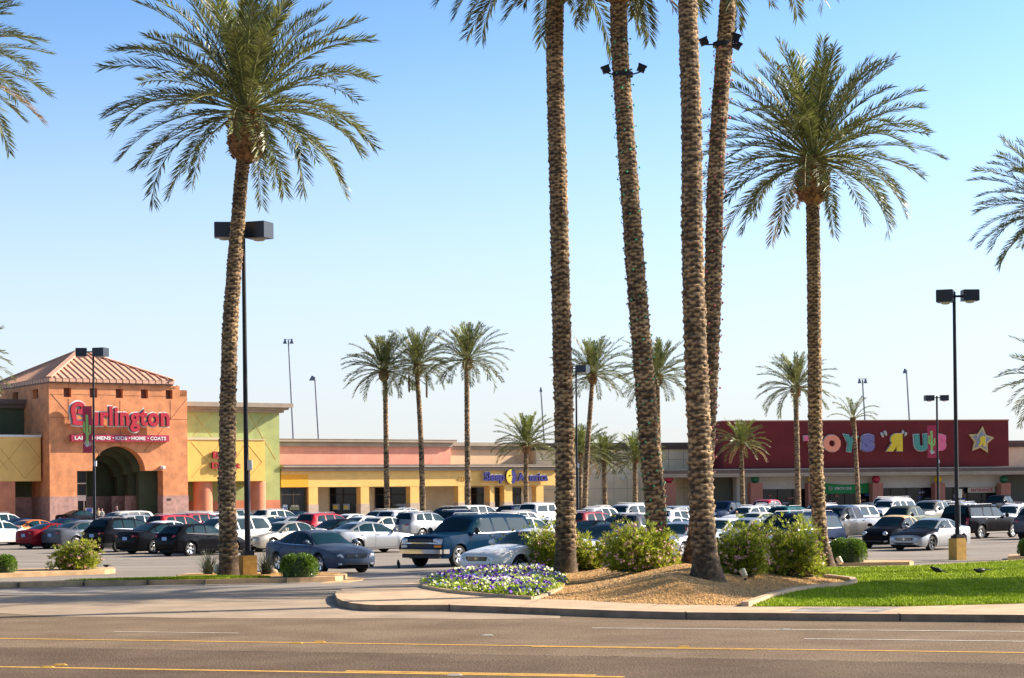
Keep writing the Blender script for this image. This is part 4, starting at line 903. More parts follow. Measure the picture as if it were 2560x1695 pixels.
bxp('wall_plaque', tw, M['joint'], (T.x(418), T.x(427), -.07, -.042, T.z(420,1251), T.z(420,1246)))
# signs on the tower
sg = building('store_sign', 'red and white Burlington letters high on the terracotta tower', 'sign', T)
x0, z0 = T.hit(180, 1060, -.6); x1, z1 = T.hit(422, 1009, -.6)
# big swash capital and the smaller letters
xB0, zB0 = T.hit(178, 1059, -.6); xB1, zB1 = T.hit(216, 1010, -.6)
def two(name, s, x0, x1, z0, z1, off, offw, dep_=.28, y=-.6, face='red_sign', back='white', **k):
    letters('letter_backing', s, x0, x1, z0, z1, y+.06, M[back], sg_, offw, .10, ref=off, **k)
    letters('letter_side', s, x0, x1, z0, z1, y-.042, M['dark_red'], sg_, off+.004, dep_-.03, ref=off, **k)
    letters(name, s, x0, x1, z0, z1, y-.042-dep_+.03-.002, M[face], sg_, off, .03, **k)
sg_ = sg
def strokes(name, paths, ox, oz, k, r, y, dep_, m, parent, n=10):
    """a hand drawn letter of one continuous ribbon per path"""
    b = MB()
    for pi, P in enumerate(paths):
        P = [Vector((ox+p[0]*k, oz+p[1]*k)) for p in P]
        Q = []
        for i in range(len(P)-1):
            p0, p1, p2, p3 = P[max(i-1,0)], P[i], P[i+1], P[min(i+2,len(P)-1)]
            for t_ in range(6):
                t = t_/6; Q.append(.5*((2*p1)+(p2-p0)*t+(2*p0-5*p1+4*p2-p3)*t*t+(-p0+3*p1-3*p2+p3)*t**3))
        Q.append(P[-1]); L = []; Rr = []
        for i, q in enumerate(Q):
            d = (Q[min(i+1,len(Q)-1)]-Q[max(i-1,0)]).normalized(); nn = Vector((-d.y, d.x))*r; L.append(q+nn); Rr.append(q-nn)
        yy = y-.004*pi; o = len(b.v)
        for a_, c_ in zip(L, Rr): b.v += [(a_.x, yy, a_.y), (c_.x, yy, c_.y), (c_.x, yy-dep_, c_.y), (a_.x, yy-dep_, a_.y)]
        for i in range(len(Q)-1):
            for s0 in range(4): s1 = (s0+1) % 4; b.f.append((o+i*4+s0, o+(i+1)*4+s0, o+(i+1)*4+s1, o+i*4+s1)); b.m.append(0)
        b.f.append((o,o+1,o+2,o+3)); q_ = o+(len(Q)-1)*4; b.f.append((q_+3,q_+2,q_+1,q_)); b.m += [0,0]
    o_ = part(name, b, m, parent); return o_
Bp = [[(.18,.02),(.10,.35),(.05,.75),(.25,.98),(.52,.95),(.60,.72),(.42,.60)],[(.30,.62),(.52,.58),(.72,.42),(.78,.18),(.52,.03),(.02,.06)]]
kB = (zB1-zB0); wB = .11*kB
strokes('letter_backing', Bp, xB0, zB0, kB, wB*1.75, -.50, .10, M['white'], sg); strokes('letter_side', Bp, xB0, zB0, kB, wB*1.02, -.612, .24, M['dark_red'], sg); strokes('letter', Bp, xB0, zB0, kB, wB, -.858, .03, M['red_sign'], sg)
xu0, _ = T.hit(219, 1060, -.6); _, zu0 = T.hit(300, 1080, -.6); xu1, _ = T.hit(421, 1060, -.6); _, zu1 = T.hit(340, 1017, -.6)
two('letters', 'urlington', xu0, xu1, zu0, zu1, .03, .075, spacing=1.08)
sg_ = building('store_sign', 'long magenta strip sign with white lettering above the arch', 'sign', T)
x0, z0 = T.hit(179, 1103, -.5); x1, z1 = T.hit(423, 1088, -.5)
bxp('panel', sg_, M['magenta'], (x0, x1, -.5, -.003, z0, z1))
for w_, ua, ub_ in (('LADIES',188,234),('MENS',243,278),('KIDS',290,319),('HOME',330,365),('COATS',377,416)):
    letters('word', w_, T.x(ua,-.5), T.x(ub_,-.5), z0+.14, z1-.15, -.503, M['white'], sg_, .03, .03, spacing=1.05)
for ua in (238.5,284,324.5,371): b = MB(); b.ball((T.x(ua,-.5), -.505, (z0+z1)/2), .07, 0, 10, 6); part('dot', b, M['white'], sg_)
# ---------------------------------------------------------------- left wing
lw = building('store_wing', 'yellow panelled wing with green wall behind, left of the terracotta tower', 'building', T)
yw = 1.7; xe = T.x(103, yw); zp0, zp1 = T.z(60,1203,yw), T.z(60,1093,yw)
bxp('yellow_panel', lw, M['yellow2'], (-45, xe, yw, yw+3.0, zp0, zp1))
bxp('panel_cap', lw, M['white'], (-45, xe+.05, yw-.08, yw+3.05, zp1+.002, zp1+.22))
b = MB()
for (a, c_) in (((0,1150),(20,1175)),((20,1145),(62,1196)),((62,1196),(103,1150)),((0,1120),(22,1147)),((22,1147),(62,1098)),((62,1098),(103,1148)),((0,1170),(22,1147))):
    p = T.hit(*a, yw); q = T.hit(*c_, yw); b.tube([(p[0],yw-.003,p[1]),(q[0],yw-.003,q[1])], .022, 4)
part('panel_reveal', b, M['pier'], lw)
bxp('pier', lw, M['orange2'], (-45, T.x(38,yw+.1), yw+.1, yw+2.8, 0, zp0-.003))
bxp('recess_wall', lw, M['dkgreen'], (T.x(38,yw+.1)-3, -.01, yw+3.2, yw+3.5, 0, zp0+1))
bxp('recess_base', lw, M['tile'], (T.x(38,yw+.1)-3, -.05, yw+3.1, yw+3.195, 0, zt_))
yg = 6.8; zg0 = T.z(15, 1021, yg)
bxp('green_wall', lw, M['dkgreen'], (-45, -.01, yg, yg+6, 0, zg0))
bxp('cornice', lw, M['taupe_dk'], (-45, .35, yg-.5, yg+6, zg0+.003, zg0+.4), (-45, .5, yg-.8, yg+6, zg0+.403, T.z(15,999,yg)))
# ---------------------------------------------------------------- green building with the yellow box
gn = building('green_store', 'sage green stucco block with pale cornice right of the terracotta tower', 'building', T)
y3 = 3.2; gxr = T.x(700, y3); zc0, zc1 = T.z(600,1031,y3), T.z(600,1014,y3)
zbase = T.z(680, 1250, y3)
bxp('wall', gn, M['green'], (xr+.01, gxr, y3, y3+14, zbase, zc0)); bxp('wall_base', gn, M['orange2'], (xr+.01, gxr, y3-.02, y3+14, 0, zbase-.002))
bxp('cornice', gn, M['taupe'], (xr+.02, gxr+.35, y3-.4, y3+14.1, zc0+.003, zc0+.28), (xr+.02, gxr+.7, y3-.8, y3+14.2, zc0+.283, zc0+.50), (xr+.02, gxr+1.0, y3-1.2, y3+14.3, zc0+.503, zc1+.25))
yy0 = .35; yx1 = T.x(663, yy0); zy0, zy1 = T.z(560,1203,yy0), T.z(560,1100,yy0)
bxp('yellow_box', gn, M['yellow'], (xr+.03, yx1, yy0, y3-.03, zy0, zy1)); bxp('box_cap', gn, M['cream'], (xr+.035, T.x(560,yy0), yy0-.07, y3-.04, zy1+.003, zy1+.24), (T.x(560,yy0)+.01, yx1+.05, yy0-.07, y3-.04, zy1+.003, zy1+.09))
b = MB()
for (a, c_) in (((478,1105),(555,1195)),((555,1105),(478,1195)),((560,1195),(615,1105)),((615,1105),(655,1155)),((655,1155),(620,1195))):
    p = T.hit(*a, yy0); q = T.hit(*c_, yy0); b.tube([(p[0],yy0-.003,p[1]),(q[0],yy0-.003,q[1])], .022, 4)
for (a, c_) in (((482,1032),(530,1092)),((530,1032),(482,1092)),((620,1032),(690,1150)),((665,1032),(610,1100))):
    p = T.hit(*a, y3); q = T.hit(*c_, y3); b.tube([(p[0],y3-.003,p[1]),(q[0],y3-.003,q[1])], .022, 4)
part('stucco_reveal', b, M['pier'], gn)
for (u0_, u1_) in ((482,527),(622,660)):
    xa, xb = T.x(u0_, 1.8), T.x(u1_, 1.8); b = MB(); b.lathe([((xb-xa)/2, 0), ((xb-xa)/2, zy0-.003)], 28, 'z', ((xa+xb)/2, 1.6, 0)); cl = part('column', b, M['orange2'], gn, 60)
    b = MB(); b.lathe([((xb-xa)/2+.03, 0), ((xb-xa)/2+.03, T.z(640,1275,1.8))], 28, 'z', ((xa+xb)/2, 1.6, 0)); part('column_base', b, M['tile_pale'], cl, 60)
sg_ = building('store_sign', 'small two-line red store sign on the yellow box, mostly behind the big palm trunk', 'sign', T)
x0, z0 = T.hit(530, 1150, yy0); x1, z1 = T.hit(590, 1129, yy0); two('letters', 'Baby', x0, x1, z0, z1, .03, .035, .14, yy0-.12, back='dark_red')
x0, z0 = T.hit(527, 1176, yy0); x1, z1 = T.hit(598, 1156, yy0); two('letters', 'Depot', x0, x1, z0, z1, .03, .035, .14, yy0-.12, back='dark_red')
# ---------------------------------------------------------------- the strip of shops
def front_y(u, y):
    t_, z_ = T.hit(u, 1250, y); return T.w(t_, y, 0).y
T2 = Front(700.6, front_y(700.6, y3+.35), 33)
st = building('strip_shops', 'long low row of yellow shop fronts with taupe cornice, pink and tan walls above', 'building', T2)
xa, xb = T2.x(703), T2.x(1392); zf0, zf1, zc1 = T2.z(1000,1216), T2.z(1000,1177), T2.z(1000,1161)
xg = T2.x(771)
bxp('fascia', st, M['yellow2'], (xg, xb, 0, 1.0, zf0, zf1)); bxp('gold_fascia', st, M['gold'], (xa, xg-.003, -.02, 1.0, zf0, zf1-.35))
bxp('cornice', st, M['taupe'], (xa, xb+.3, -.3, 5.0, zf1+.003, zf1+(zc1-zf1)*.55), (xa, xb+.5, -.6, 5.0, zf1+(zc1-zf1)*.55+.003, zc1))
bxp('cornice_line', st, M['taupe_dk'], (xa, xb+.31, -.31, -.302, zf1+(zc1-zf1)*.40, zf1+(zc1-zf1)*.54), (xa, xb+.51, -.61, -.602, zc1-.12, zc1-.04)); bxp('fascia_band', st, M['yellow2'], (xa, xg, -.015, .9, zf1-.345, zf1))
bxp('canopy_roof', st, M['taupe'], (xa, xb, 1.05, 7.0, zf0+.2, zf0+.4))
cols = [(772,795),(902,923),(1026,1048),(1146,1161),(1225,1236),(1261,1281),(1341,1359)]
zt2 = T2.z(1000, 1258)
for (a, c_) in cols:
    p, q = T2.x(a), T2.x(c_); o = bxp('column', st, M['yellow2'], (p, q, .02, .95, 0, zf0-.003)); bxp('column_base', o, M['tile_pale'], (p-.03, q+.03, -.02, .99, 0, zt2))
ysf = 4.2
bxp('shop_wall', st, M['tan_dim'], (xa, xb+.1, ysf, ysf+.3, 0, zf0+.3))
for (a, c_, nm) in ((703,762,'g'),(825,892,'g'),(938,1016,'g'),(1178,1208,'d'),(1237,1251,'d'),(1281,1302,'d')):
    yy = ysf-.08 if a > 703 else .3
    o = bxp('shop_window', st, M['glass'], (T2.x(a,yy), T2.x(c_,yy), yy, yy+.07, 0, T2.z(a,1218,yy)-.05))
    w0, w1 = T2.x(a,yy), T2.x(c_,yy)
    bxp('window_frame', o, M['joint'], *[(w0+(w1-w0)*k-.04, w0+(w1-w0)*k+.04, yy-.05, yy-.003, 0, T2.z(a,1218,yy)-.05) for k in ((0,.5,1) if nm == 'g' else (0,1))], (w0, w1, yy-.055, yy-.052, T2.z(a,1238,yy), T2.z(a,1238,yy)+.1))
bxp('window_poster', st, M['grey_metal'], *[(T2.x(u,ysf-.2), T2.x(u,ysf-.2)+.8, ysf-.2, ysf-.17, T2.z(u,1275,ysf), T2.z(u,1260,ysf)) for u in (831,857,990,1003)])
bxp('window_poster', st, M['moon'], *[(T2.x(u,ysf-.24)+.1, T2.x(u,ysf-.24)+.6, ysf-.24, ysf-.21, T2.z(u,1273,ysf), T2.z(u,1264,ysf)) for u in (831,857)])
wp = bxp('lease_poster', st, M['dkgreen'], (T2.x(724,.2), T2.x(748,.2), .2, .23, T2.z(724,1275,.2), T2.z(724,1268,.2)), (T2.x(978,ysf-.2), T2.x(1000,ysf-.2), ysf-.2, ysf-.17, T2.z(990,1272,ysf), T2.z(990,1265,ysf)))
letters('poster_text', 'AVAILABLE', T2.x(727,.2), T2.x(746,.2), T2.z(724,1267,.2), T2.z(724,1263,.2), .19, M['offwhite'], wp, 0, .01)
letters('poster_text', 'AVAILABLE', T2.x(981,ysf-.3), T2.x(998,ysf-.3), T2.z(990,1264,ysf), T2.z(990,1261,ysf), ysf-.31, M['offwhite'], wp, 0, .01)
# walls above
yp = 6.0; xp0, xp1 = 0.0, T2.x(1128,yp); zp = T2.z(900,1117,yp); zpc = T2.z(900,1098,yp)
bxp('pink_wall', st, M['pink_wall'], (xp0, xp1, yp, yp+10, 0, zp)); bxp('pink_cornice', st, M['taupe'], (xp0, xp1+.1, yp-.25, yp+10, zp+.003, zp+(zpc-zp)*.6), (xp0, xp1+.45, yp-.6, yp+10.2, zp+(zpc-zp)*.6+.003, zpc))
bxp('cornice_line', st, M['taupe_dk'], (xp0, xp1+.11, yp-.26, yp-.252, zp+(zpc-zp)*.52, zp+(zpc-zp)*.59), (xp0, xp1+.46, yp-.61, yp-.602, zpc-.1, zpc-.04))
yt = 7.0; xt1 = T2.x(1392,yt); ztn = T2.z(1250,1124,yt); ztc = T2.z(1250,1107,yt)
bxp('tan_wall', st, M['tan'], (xp1+.01, xt1, yt, yt+9, 0, ztn)); bxp('tan_cornice', st, M['taupe'], (xp1+.12, xt1+.3, yt-.25, yt+9, ztn+.003, ztn+(ztc-ztn)*.5), (xp1+.47, xt1+.6, yt-.5, yt+9, ztn+(ztc-ztn)*.5+.003, ztc))
sg_ = building('store_sign', 'blue Sleep America letters with yellow crescent moon face over the yellow shop fronts', 'sign', T2)
x0, z0 = T2.hit(1205, 1209); x1, z1 = T2.hit(1255, 1180)
two('letters', 'Sleep', x0, x1, z0, z1, .03, .075, .2, -.25, 'blue_sign')
x0, z0 = T2.hit(1289, 1203); x1, z1 = T2.hit(1364, 1182); two('letters', 'America', x0, x1, z0, z1, .03, .075, .2, -.25, 'blue_sign')
x0, z0 = T2.hit(1260, 1211); x1, z1 = T2.hit(1286, 1172); cx, cz, rz_, rx_ = (x0+x1)/2, (z0+z1)/2, (z1-z0)/2, (x1-x0)/2
b = MB(); b.prism_y([(cx+rx_*math.cos(a*.2618), cz+rz_*math.sin(a*.2618)) for a in range(24)], -.40, -.2); part('disc', b, M['blue_sign'], sg_)
ph = [(cx+rx_*.97*math.cos(math.pi/2+math.pi*i/12), cz+rz_*.97*math.sin(math.pi/2+math.pi*i/12)) for i in range(13)]; prof = [(.08,-.9),(-.12,-.62),(.06,-.5),(-.02,-.38),(.12,-.30),(.0,-.2),(.22,-.05),(.0,.08),(.02,.35),(-.05,.62),(.1,.9)]
b = MB(); b.prism_y(ph+[(cx+p[0]*rx_, cz+p[1]*rz_) for p in prof], -.47, -.403); part('crescent_face', b, M['moon'], sg_)
b = MB(); b.ball((cx-rx_*.28, -.47, cz+rz_*.15), .09, 0, 8, 6); part('eye', b, M['joint'], sg_)
sg_ = building('number_sign', 'dark store number numerals on the yellow fascia left of the third palm trunk', 'sign', T2)
x0, z0 = T2.hit(1144, 1203); x1, z1 = T2.hit(1172, 1193); letters('numerals', '9152', x0, x1, z0, z1, -.01, M['pier'], sg_, .01, .06)
# ---------------------------------------------------------------- the toy store front
Bf = Front(1385, 218, 11)
ts = building('toy_store', 'low store with wide maroon sign box and dark canopy', 'building', Bf)
ybk = 7.0
xm0, xm1 = Bf.x(1809, 0), Bf.x(2523, 0); zm0, zm1 = Bf.z(2150,1168), Bf.z(2150,1053)
bxp('sign_box', ts, M['maroon'], (xm0, xm1, 0, ybk+3, zm0, zm1)); bxp('box_coping', ts, M['brick'], (xm0-.05, xm1+.05, -.06, ybk+3.05, zm1+.002, zm1+.14))
xk0 = Bf.x(1657, -.8); zk0, zk1 = Bf.z(2000,1191,-.8), Bf.z(2000,1170,-.8)
bxp('canopy', ts, M['taupe_dk'], (xk0, xm1+30, -.8, ybk-.01, zk0+(zk1-zk0)*.45, zk1-.02)); bxp('canopy_lower', ts, M['taupe'], (xk0, xm1+30, -.6, ybk-.01, zk0, zk0+(zk1-zk0)*.45-.003))
bxp('neon_trim', ts, M['offwhite'], (xk0, xm1+30, -.66, -.602, zk0+(zk1-zk0)*.30, zk0+(zk1-zk0)*.36), (xk0, xm1+30, -.86, -.802, zk1-.12, zk1-.07), (xk0, xm1+30, -.68, -.602, zk0+(zk1-zk0)*.40, zk0+(zk1-zk0)*.435))
zbw = Bf.z(1600,1124,ybk); zbc = Bf.z(1600,1107,ybk); xw0 = Bf.x(1385,ybk)-2
bxp('beige_wall', ts, M['tan_dim'], (xw0, xm1+30, ybk, ybk+8, 0, zbw)); bxp('wall_cornice', ts, M['taupe_dk'], (xw0, xm0-.06, ybk-.25, ybk+8, zbw+.003, zbw+(zbc-zbw)*.5), (xw0, xm0-.06, ybk-.5, ybk+8, zbw+(zbc-zbw)*.5+.003, zbc), (xm1+.06, xm1+30, ybk-.25, ybk+8, zbw+.003, zbw+(zbc-zbw)*.5), (xm1+.06, xm1+30, ybk-.5, ybk+8, zbw+(zbc-zbw)*.5+.003, zbc))
b = MB()
for v in (1150,1185,1222): z = Bf.z(1500,v,ybk); b.box(xw0, xm0, ybk-.006, ybk-.001, z-.02, z+.02)
for u in (1399,1430,1465,1503,1535,1568,1600,1635,1672,1710,1748,1785): x = Bf.x(u,ybk); b.box(x-.02, x+.02, ybk-.01, ybk-.002, 0, zbw)
part('wall_joint', b, M['taupe'], ts)
bxp('wall_vent', ts, M['white'], (Bf.x(1551,ybk), Bf.x(1560,ybk), ybk-.4, ybk-.02, Bf.z(1555,1199,ybk), Bf.z(1555,1193,ybk)))
yfs = 2.2; xo0 = Bf.x(1842, yfs)
bxp('white_fascia', ts, M['offwhite'], (xo0, Bf.x(2512,yfs), yfs, yfs+1.5, Bf.z(2100,1221,yfs), zk0-.003))
bxp('olive_wall', ts, M['olive'], (Bf.x(1740,4), xo0-.01, 4, 4.3, 0, zk0-.003)); bxp('olive_wall', ts, M['olive'], (Bf.x(2512,yfs)+.01, Bf.x(2512,yfs)+30, 3.0, 3.4, 0, zk0-.003))
bxp('white_pier', ts, M['offwhite'], (xo0, Bf.x(1872,yfs), yfs+.01, yfs+1.4, 0, Bf.z(2100,1221,yfs)-.003), (Bf.x(2495,yfs), Bf.x(2512,yfs), yfs+.01, yfs+1.4, 0, Bf.z(2100,1221,yfs)-.003))
for (a, c_) in ((1872,2022),(2040,2190),(2190,2350),(2352,2494)):
    xA, xB = Bf.x(a,yfs)+.01, Bf.x(c_,yfs)-.01; ztw = Bf.z(2100,1221,yfs)-.003
    o = bxp('shop_window', ts, M['glass'], (xA, xB, yfs+.5, yfs+.6, 0, ztw)); n = 4
    bxp('window_frame', o, M['joint'], *[(xA+(xB-xA)*k/n-.05, xA+(xB-xA)*k/n+.05, yfs+.42, yfs+.497, 0, ztw) for k in range(1, n)])
b = MB(); rng = random.Random(5)
for k in range(26):
    u = rng.choice([rng.uniform(1880,2015), rng.uniform(2060,2170), rng.uniform(2212,2330), rng.uniform(2365,2415)]); v = rng.uniform(1228,1262); x, z = Bf.hit(u, v, yfs+.3); w = rng.uniform(.1,.45); b.box(x-w, x+w, yfs+.38, yfs+.41-.001*k, z-rng.uniform(.06,.3), z+.05, k % 3)
part('window_display', b, [M['grey_metal'], M['blue_pl'], M['brick']], ts)
en = building('entrance_sign', 'cream entrance sign with red letters in the dark store window', 'sign', Bf)
x0, z0 = Bf.hit(2419, 1232, yfs); x1, z1 = Bf.hit(2487, 1218, yfs); bxp('panel', en, M['cream'], (x0, x1, yfs-.12, yfs-.01, z0, z1)); bxp('panel_inner', en, M['offwhite'], (x0+.12, x1-.12, yfs-.14, yfs-.122, z0+.08, z1-.08)); letters('letters', 'ENTRANCE', x0+.35, x1-.35, z0+.14, z1-.13, yfs-.142, M['red_sign'], en, .03, .03)
for i, (u0_, u1_, ub, mb_, lb) in enumerate(((1658,1690,1671,'ball_red','brick red post topped by a red ball, at the left end of the canopy'),(1873,1907,1890,'ball_green','brick red post topped by a green ball, left of the dark store windows'),(2017,2046,2032,'ball_yellow','brick red post half hidden behind the big right palm trunk'),(2178,2208,2192,'ball_red','brick red post topped by a red ball, right of the green banner'),(2334,2363,2349,'ball_yellow','brick red post topped by a yellow ball, behind the farthest lamp post'),(2499,2527,2514,'ball_green','brick red post topped by a green ball, right of the entrance sign'))):
    ypst = 0.6; xA, xB = Bf.x(u0_+4,ypst), Bf.x(u1_,ypst); zt3 = Bf.z(ub,1207.5,ypst)
    w = Bf.w((xA+xB)/2, ypst+.6, 0); o = thing('canopy_post', lb, 'post', w, Bf.yaw, 'ball topped posts of the store front'); h = (xB-xA)/2; rb = .47
    bxp('shaft', o, M['brick'], (-h, h, -.6, .6, 0, zt3)); b = MB(); b.ball((0, 0, zt3+rb*.92), rb, 0, 20, 12); part('ball', b, M[mb_], o, 180)
# big letters
sg_ = building('toy_store_sign', 'puffy multicoloured toy store letters on the maroon box', 'sign', Bf)
def puff(nm, ch, u0_, u1_, v0_, v1_, m, rot=0., mirror=False, ol='white'):
    x0, z0 = Bf.hit(u0_, v1_); x1, z1 = Bf.hit(u1_, v0_)
    letters('letter_rim', ch, x0, x1, z0, z1, -.06, M[ol], sg_, .100, .22, rot=rot, mirror=mirror, ref=.10)
    letters('letter', ch, x0+.05, x1-.05, z0+.05, z1-.05, -.285, M[m], sg_, .09, .14, bevel=.0, rot=rot, mirror=mirror)
puff('T','T',2008,2046,1088,1130,'pink_l',.05); puff('O','O',2055,2100,1086,1131,'orange_l',-.25); puff('Y','Y',2102,2143,1087,1131,'green_l',-.15); puff('S','S',2149,2185,1084,1131,'purple_l',-.05)
puff('R','R',2212,2254,1083,1129,'yellow_l',0,True); puff('U','U',2282,2320,1084,1129,'green_l',.05); puff('S','S',2326,2364,1084,1129,'pink_l',-.05)
for (u_, v_, r_) in ((2204,1087,.3),(2212,1083,.3),(2255,1082,-.3),(2262,1087,-.3)):
    x, z = Bf.hit(u_, v_); b = MB(); b.tube([(x+r_*.5,-.1,z-.28),(x,-.16,z+.0),(x-r_*.3,-.1,z+.26)], [.07,.17,.13], 10); part('quote_mark', b, M['offwhite'], sg_)
sg_ = building('star_sign', 'gold rimmed star with a yellow reversed R at the right of the maroon box', 'sign', Bf)
cx, cz = Bf.hit(2451, 1101); rs = 1.62
def star(r0, r1, rot): return [(cx+(r0 if i % 2 == 0 else r1)*math.sin(rot+math.pi*i/5), cz+(r0 if i % 2 == 0 else r1)*math.cos(rot+math.pi*i/5)) for i in range(10)]
b = MB(); b.prism_y(star(rs, rs*.52, .12), -.25, -.03); part('star_rim', b, M['star_gold'], sg_)
b = MB(); b.prism_y(star(rs*.74, rs*.38, .12), -.29, -.252); part('star_field', b, M['grey_metal'], sg_)
letters('letter_rim', 'R', cx-.48, cx+.48, cz-.66, cz+.52, -.292, M['offwhite'], sg_, .10, .05, mirror=True, ref=.08); letters('letter', 'R', cx-.44, cx+.44, cz-.62, cz+.48, -.345, M['yellow_l'], sg_, .075, .05, mirror=True)
for s_ in (-1, 1): b = MB(); b.tube([(cx+s_*.42,-.33,cz+.38),(cx+s_*.58,-.33,cz+.60)], [.06,.10], 8); part('quote_mark', b, M['offwhite'], sg_)
# green cloth banner
bn = building('cloth_banner', 'sagging green XBOX ONE banner hung below the white fascia', 'banner', Bf)
x0, zt4 = Bf.hit(2057, 1207, yfs); x1, zb4 = Bf.hit(2178, 1233, yfs); b = MB(); n = 24
for i in range(n+1):
    t = i/n; x = x0+(x1-x0)*t; zt5 = zt4-.22*math.sin(math.pi*t)-.02*t; y = yfs-.12-.05*math.sin(t*9)
    b.v += [(x, y, zt5), (x, y-.06, (zt5+zb4)/2), (x, y, zb4)]
for i in range(n):
    for k in range(2): b.f.append((i*3+k, i*3+k+1, i*3+4+k, i*3+3+k)); b.m.append(0)
part('cloth', b, M['banner_green'], bn, 180)
xa_, za_ = Bf.hit(2084, 1224.5, yfs); xb2, zb2 = Bf.hit(2127, 1217, yfs); xm_ = xa_+(xb2-xa_)*.60
letters('word', 'ONE', xm_+.08, xb2, za_, zb2, yfs-.26, M['white'], bn, .012, .02); letters('word', 'XBOX', xa_, xm_, za_, zb2, yfs-.26, M['white'], bn, .012, .02)
xe_, ze_ = Bf.hit(2074, 1221, yfs); b = MB(); b.ball((xe_, yfs-.2, ze_), .27, 0, 18, 10); ob = part('ball_emblem', b, M['offwhite'], bn, 180)
b = MB(); 
for s_ in (-1, 1): b.tube([(xe_-s_*.17,yfs-.36,ze_-.20),(xe_-s_*.04,yfs-.48,ze_+.02),(xe_+s_*.12,yfs-.44,ze_+.17)], [.03,.045,.015], 8)
part('cross_stroke', b, M['banner_green'], ob)
# off to the side: the street side of the road is left open ground
# ================================================================== PEOPLE by the arch
def person(label, fr_pos, h, yaw, top, bottom, hairm, arm=.0, dress=False):
    th = thing('person', label, 'person', fr_pos, yaw, 'people by the arched doorway'); k = h/1.75
    def loftb(b, secs, n=12, m=0):      # secs: (x, y, z, rx, ry)
        o = len(b.v)
        for (x,y,z,rx,ry) in secs:
            for i in range(n): a = 6.2832*i/n; b.v.append((x+rx*math.cos(a), y+ry*math.sin(a), z))
        for j in range(len(secs)-1):
            for i in range(n): l = (i+1) % n; b.f.append((o+j*n+i, o+j*n+l, o+(j+1)*n+l, o+(j+1)*n+i)); b.m.append(m)
        b.f.append(tuple(o+i for i in reversed(range(n)))); b.f.append(tuple(o+(len(secs)-1)*n+i for i in range(n))); b.m += [m, m]
    b = MB()
    torso = [(0,0,.82,.10,.08),(0,0,.95,.155,.11),(0,0,1.15,.135,.10),(0,.0,1.33,.175,.115),(0,0,1.42,.16,.10),(0,0,1.47,.07,.06),(0,0,1.53,.055,.055),(0,.0,1.57,.065,.075),(0,-.01,1.64,.078,.095),(0,0,1.71,.072,.088),(0,0,1.75,.03,.04)]
    loftb(b, torso)
    for s in (-1, 1):
        b.tube([(s*.09,0,.86),(s*.10,-.01,.5),(s*.10,.02,.08),(s*.10,-.02,.03),(s*.10,-.16,.02)], [.085,.06,.04,.04,.03], 8)
        hd_ = Vector((s*.25,-.10-arm*.1,.80+arm*.3)); b.tube([(s*.17,0,1.40),(s*.22,.0,1.12),hd_], [.05,.04,.028], 8)
        for f_ in range(4): b.tube([hd_+Vector((0,-.02+f_*.018-.01,.0)), hd_+Vector((s*.005,-.03+f_*.018-.01,-.07)), hd_+Vector((0,-.045+f_*.018-.01,-.10+.004*abs(f_-1)))], [.011,.009,.006], 5)
        b.tube([hd_+Vector((0,-.03,.01)), hd_+Vector((-s*.02,-.06,-.04))], [.011,.007], 5)
    b.tube([(0,-.09,1.645),(0,-.115,1.625)], [.012,.016], 5)
    b.v = [(x*k,y*k,z*k) for x,y,z in b.v]; bo = part('body', b, M['skin'], th, 60)
    b = MB(); loftb(b, [(0,0,.80 if not dress else .5,.19 if dress else .165,.125),(0,0,.95,.172,.125),(0,0,1.15,.155,.118),(0,0,1.33,.19,.13),(0,0,1.43,.175,.115),(0,0,1.475,.08,.07)])
    for s in (-1, 1): b.tube([(s*.15,0,1.42),(s*.225,0,1.12),(s*.238,-.03,1.02)], [.062,.052,.048], 8)
    b.v = [(x*k,y*k,z*k) for x,y,z in b.v]; part('shirt', b, top, th, 60)
    b = MB(); loftb(b, [(0,0,.80,.16,.118),(0,0,.96,.165,.12)])
    for s in (-1, 1): b.tube([(s*.085,0,.88),(s*.10,-.01,.5),(s*.10,.01,.07)], [.095,.072,.055], 8)
    b.v = [(x*k,y*k,z*k) for x,y,z in b.v]; part('trousers', b, bottom, th, 60)
    b = MB(); b.ball((0,.018,1.675), .098, 0, 12, 8, .95); b.v = [(x, y, max(z, 1.60 if y > .03 else 1.69)) for x,y,z in b.v]; b.v = [(x*k,y*k,z*k) for x,y,z in b.v]; part('hair', b, hairm, th, 60)
    b = MB(); 
    for s in (-1,1): b.ball((s*.028,-.098,1.655), .008, 0, 6, 4)
    b.box(-.02,.02,-.099,-.094,1.597,1.603); b.v = [(x*k,y*k,z*k) for x,y,z in b.v]; part('face_features', b, M['joint'], th)
navy = mat('navy_cloth', (.015,.02,.05), .9, var=.1); whitec = mat('white_cloth', (.65,.62,.56), .9, var=.05); tanc = mat('tan_cloth', (.45,.36,.22), .9, var=.1); pinkc = mat('pink_cloth', (.60,.15,.22), .9, var=.05); jean = mat('denim', (.04,.06,.12), .9, var=.1)
greyh = mat('grey_hair', (.30,.27,.24), .8, var=.1)
for (u, hv, lb, tp, bt, hr, yaw) in ((246,1270,'person in a cream top walking beside the lamp post by the arched doorway',tanc,tanc,M['hair'],.5),(255,1271,'person in a white top with dark hair by the arched doorway',whitec,jean,M['hair'],-.4),(292,1266,'person with grey hair in a navy shirt walking before the arched doorway',navy,jean,greyh,1.0),(353,1274,'small person in a pink top by the right side of the arched doorway',pinkc,jean,M['hair'],-1.2)):
    y = -1.8; x, z = T.hit(u, hv, y); w = T.w(x, y, 0); w.z = zg(w.y); person(lb, w, z-w.z, yaw, tp, bt, hr)
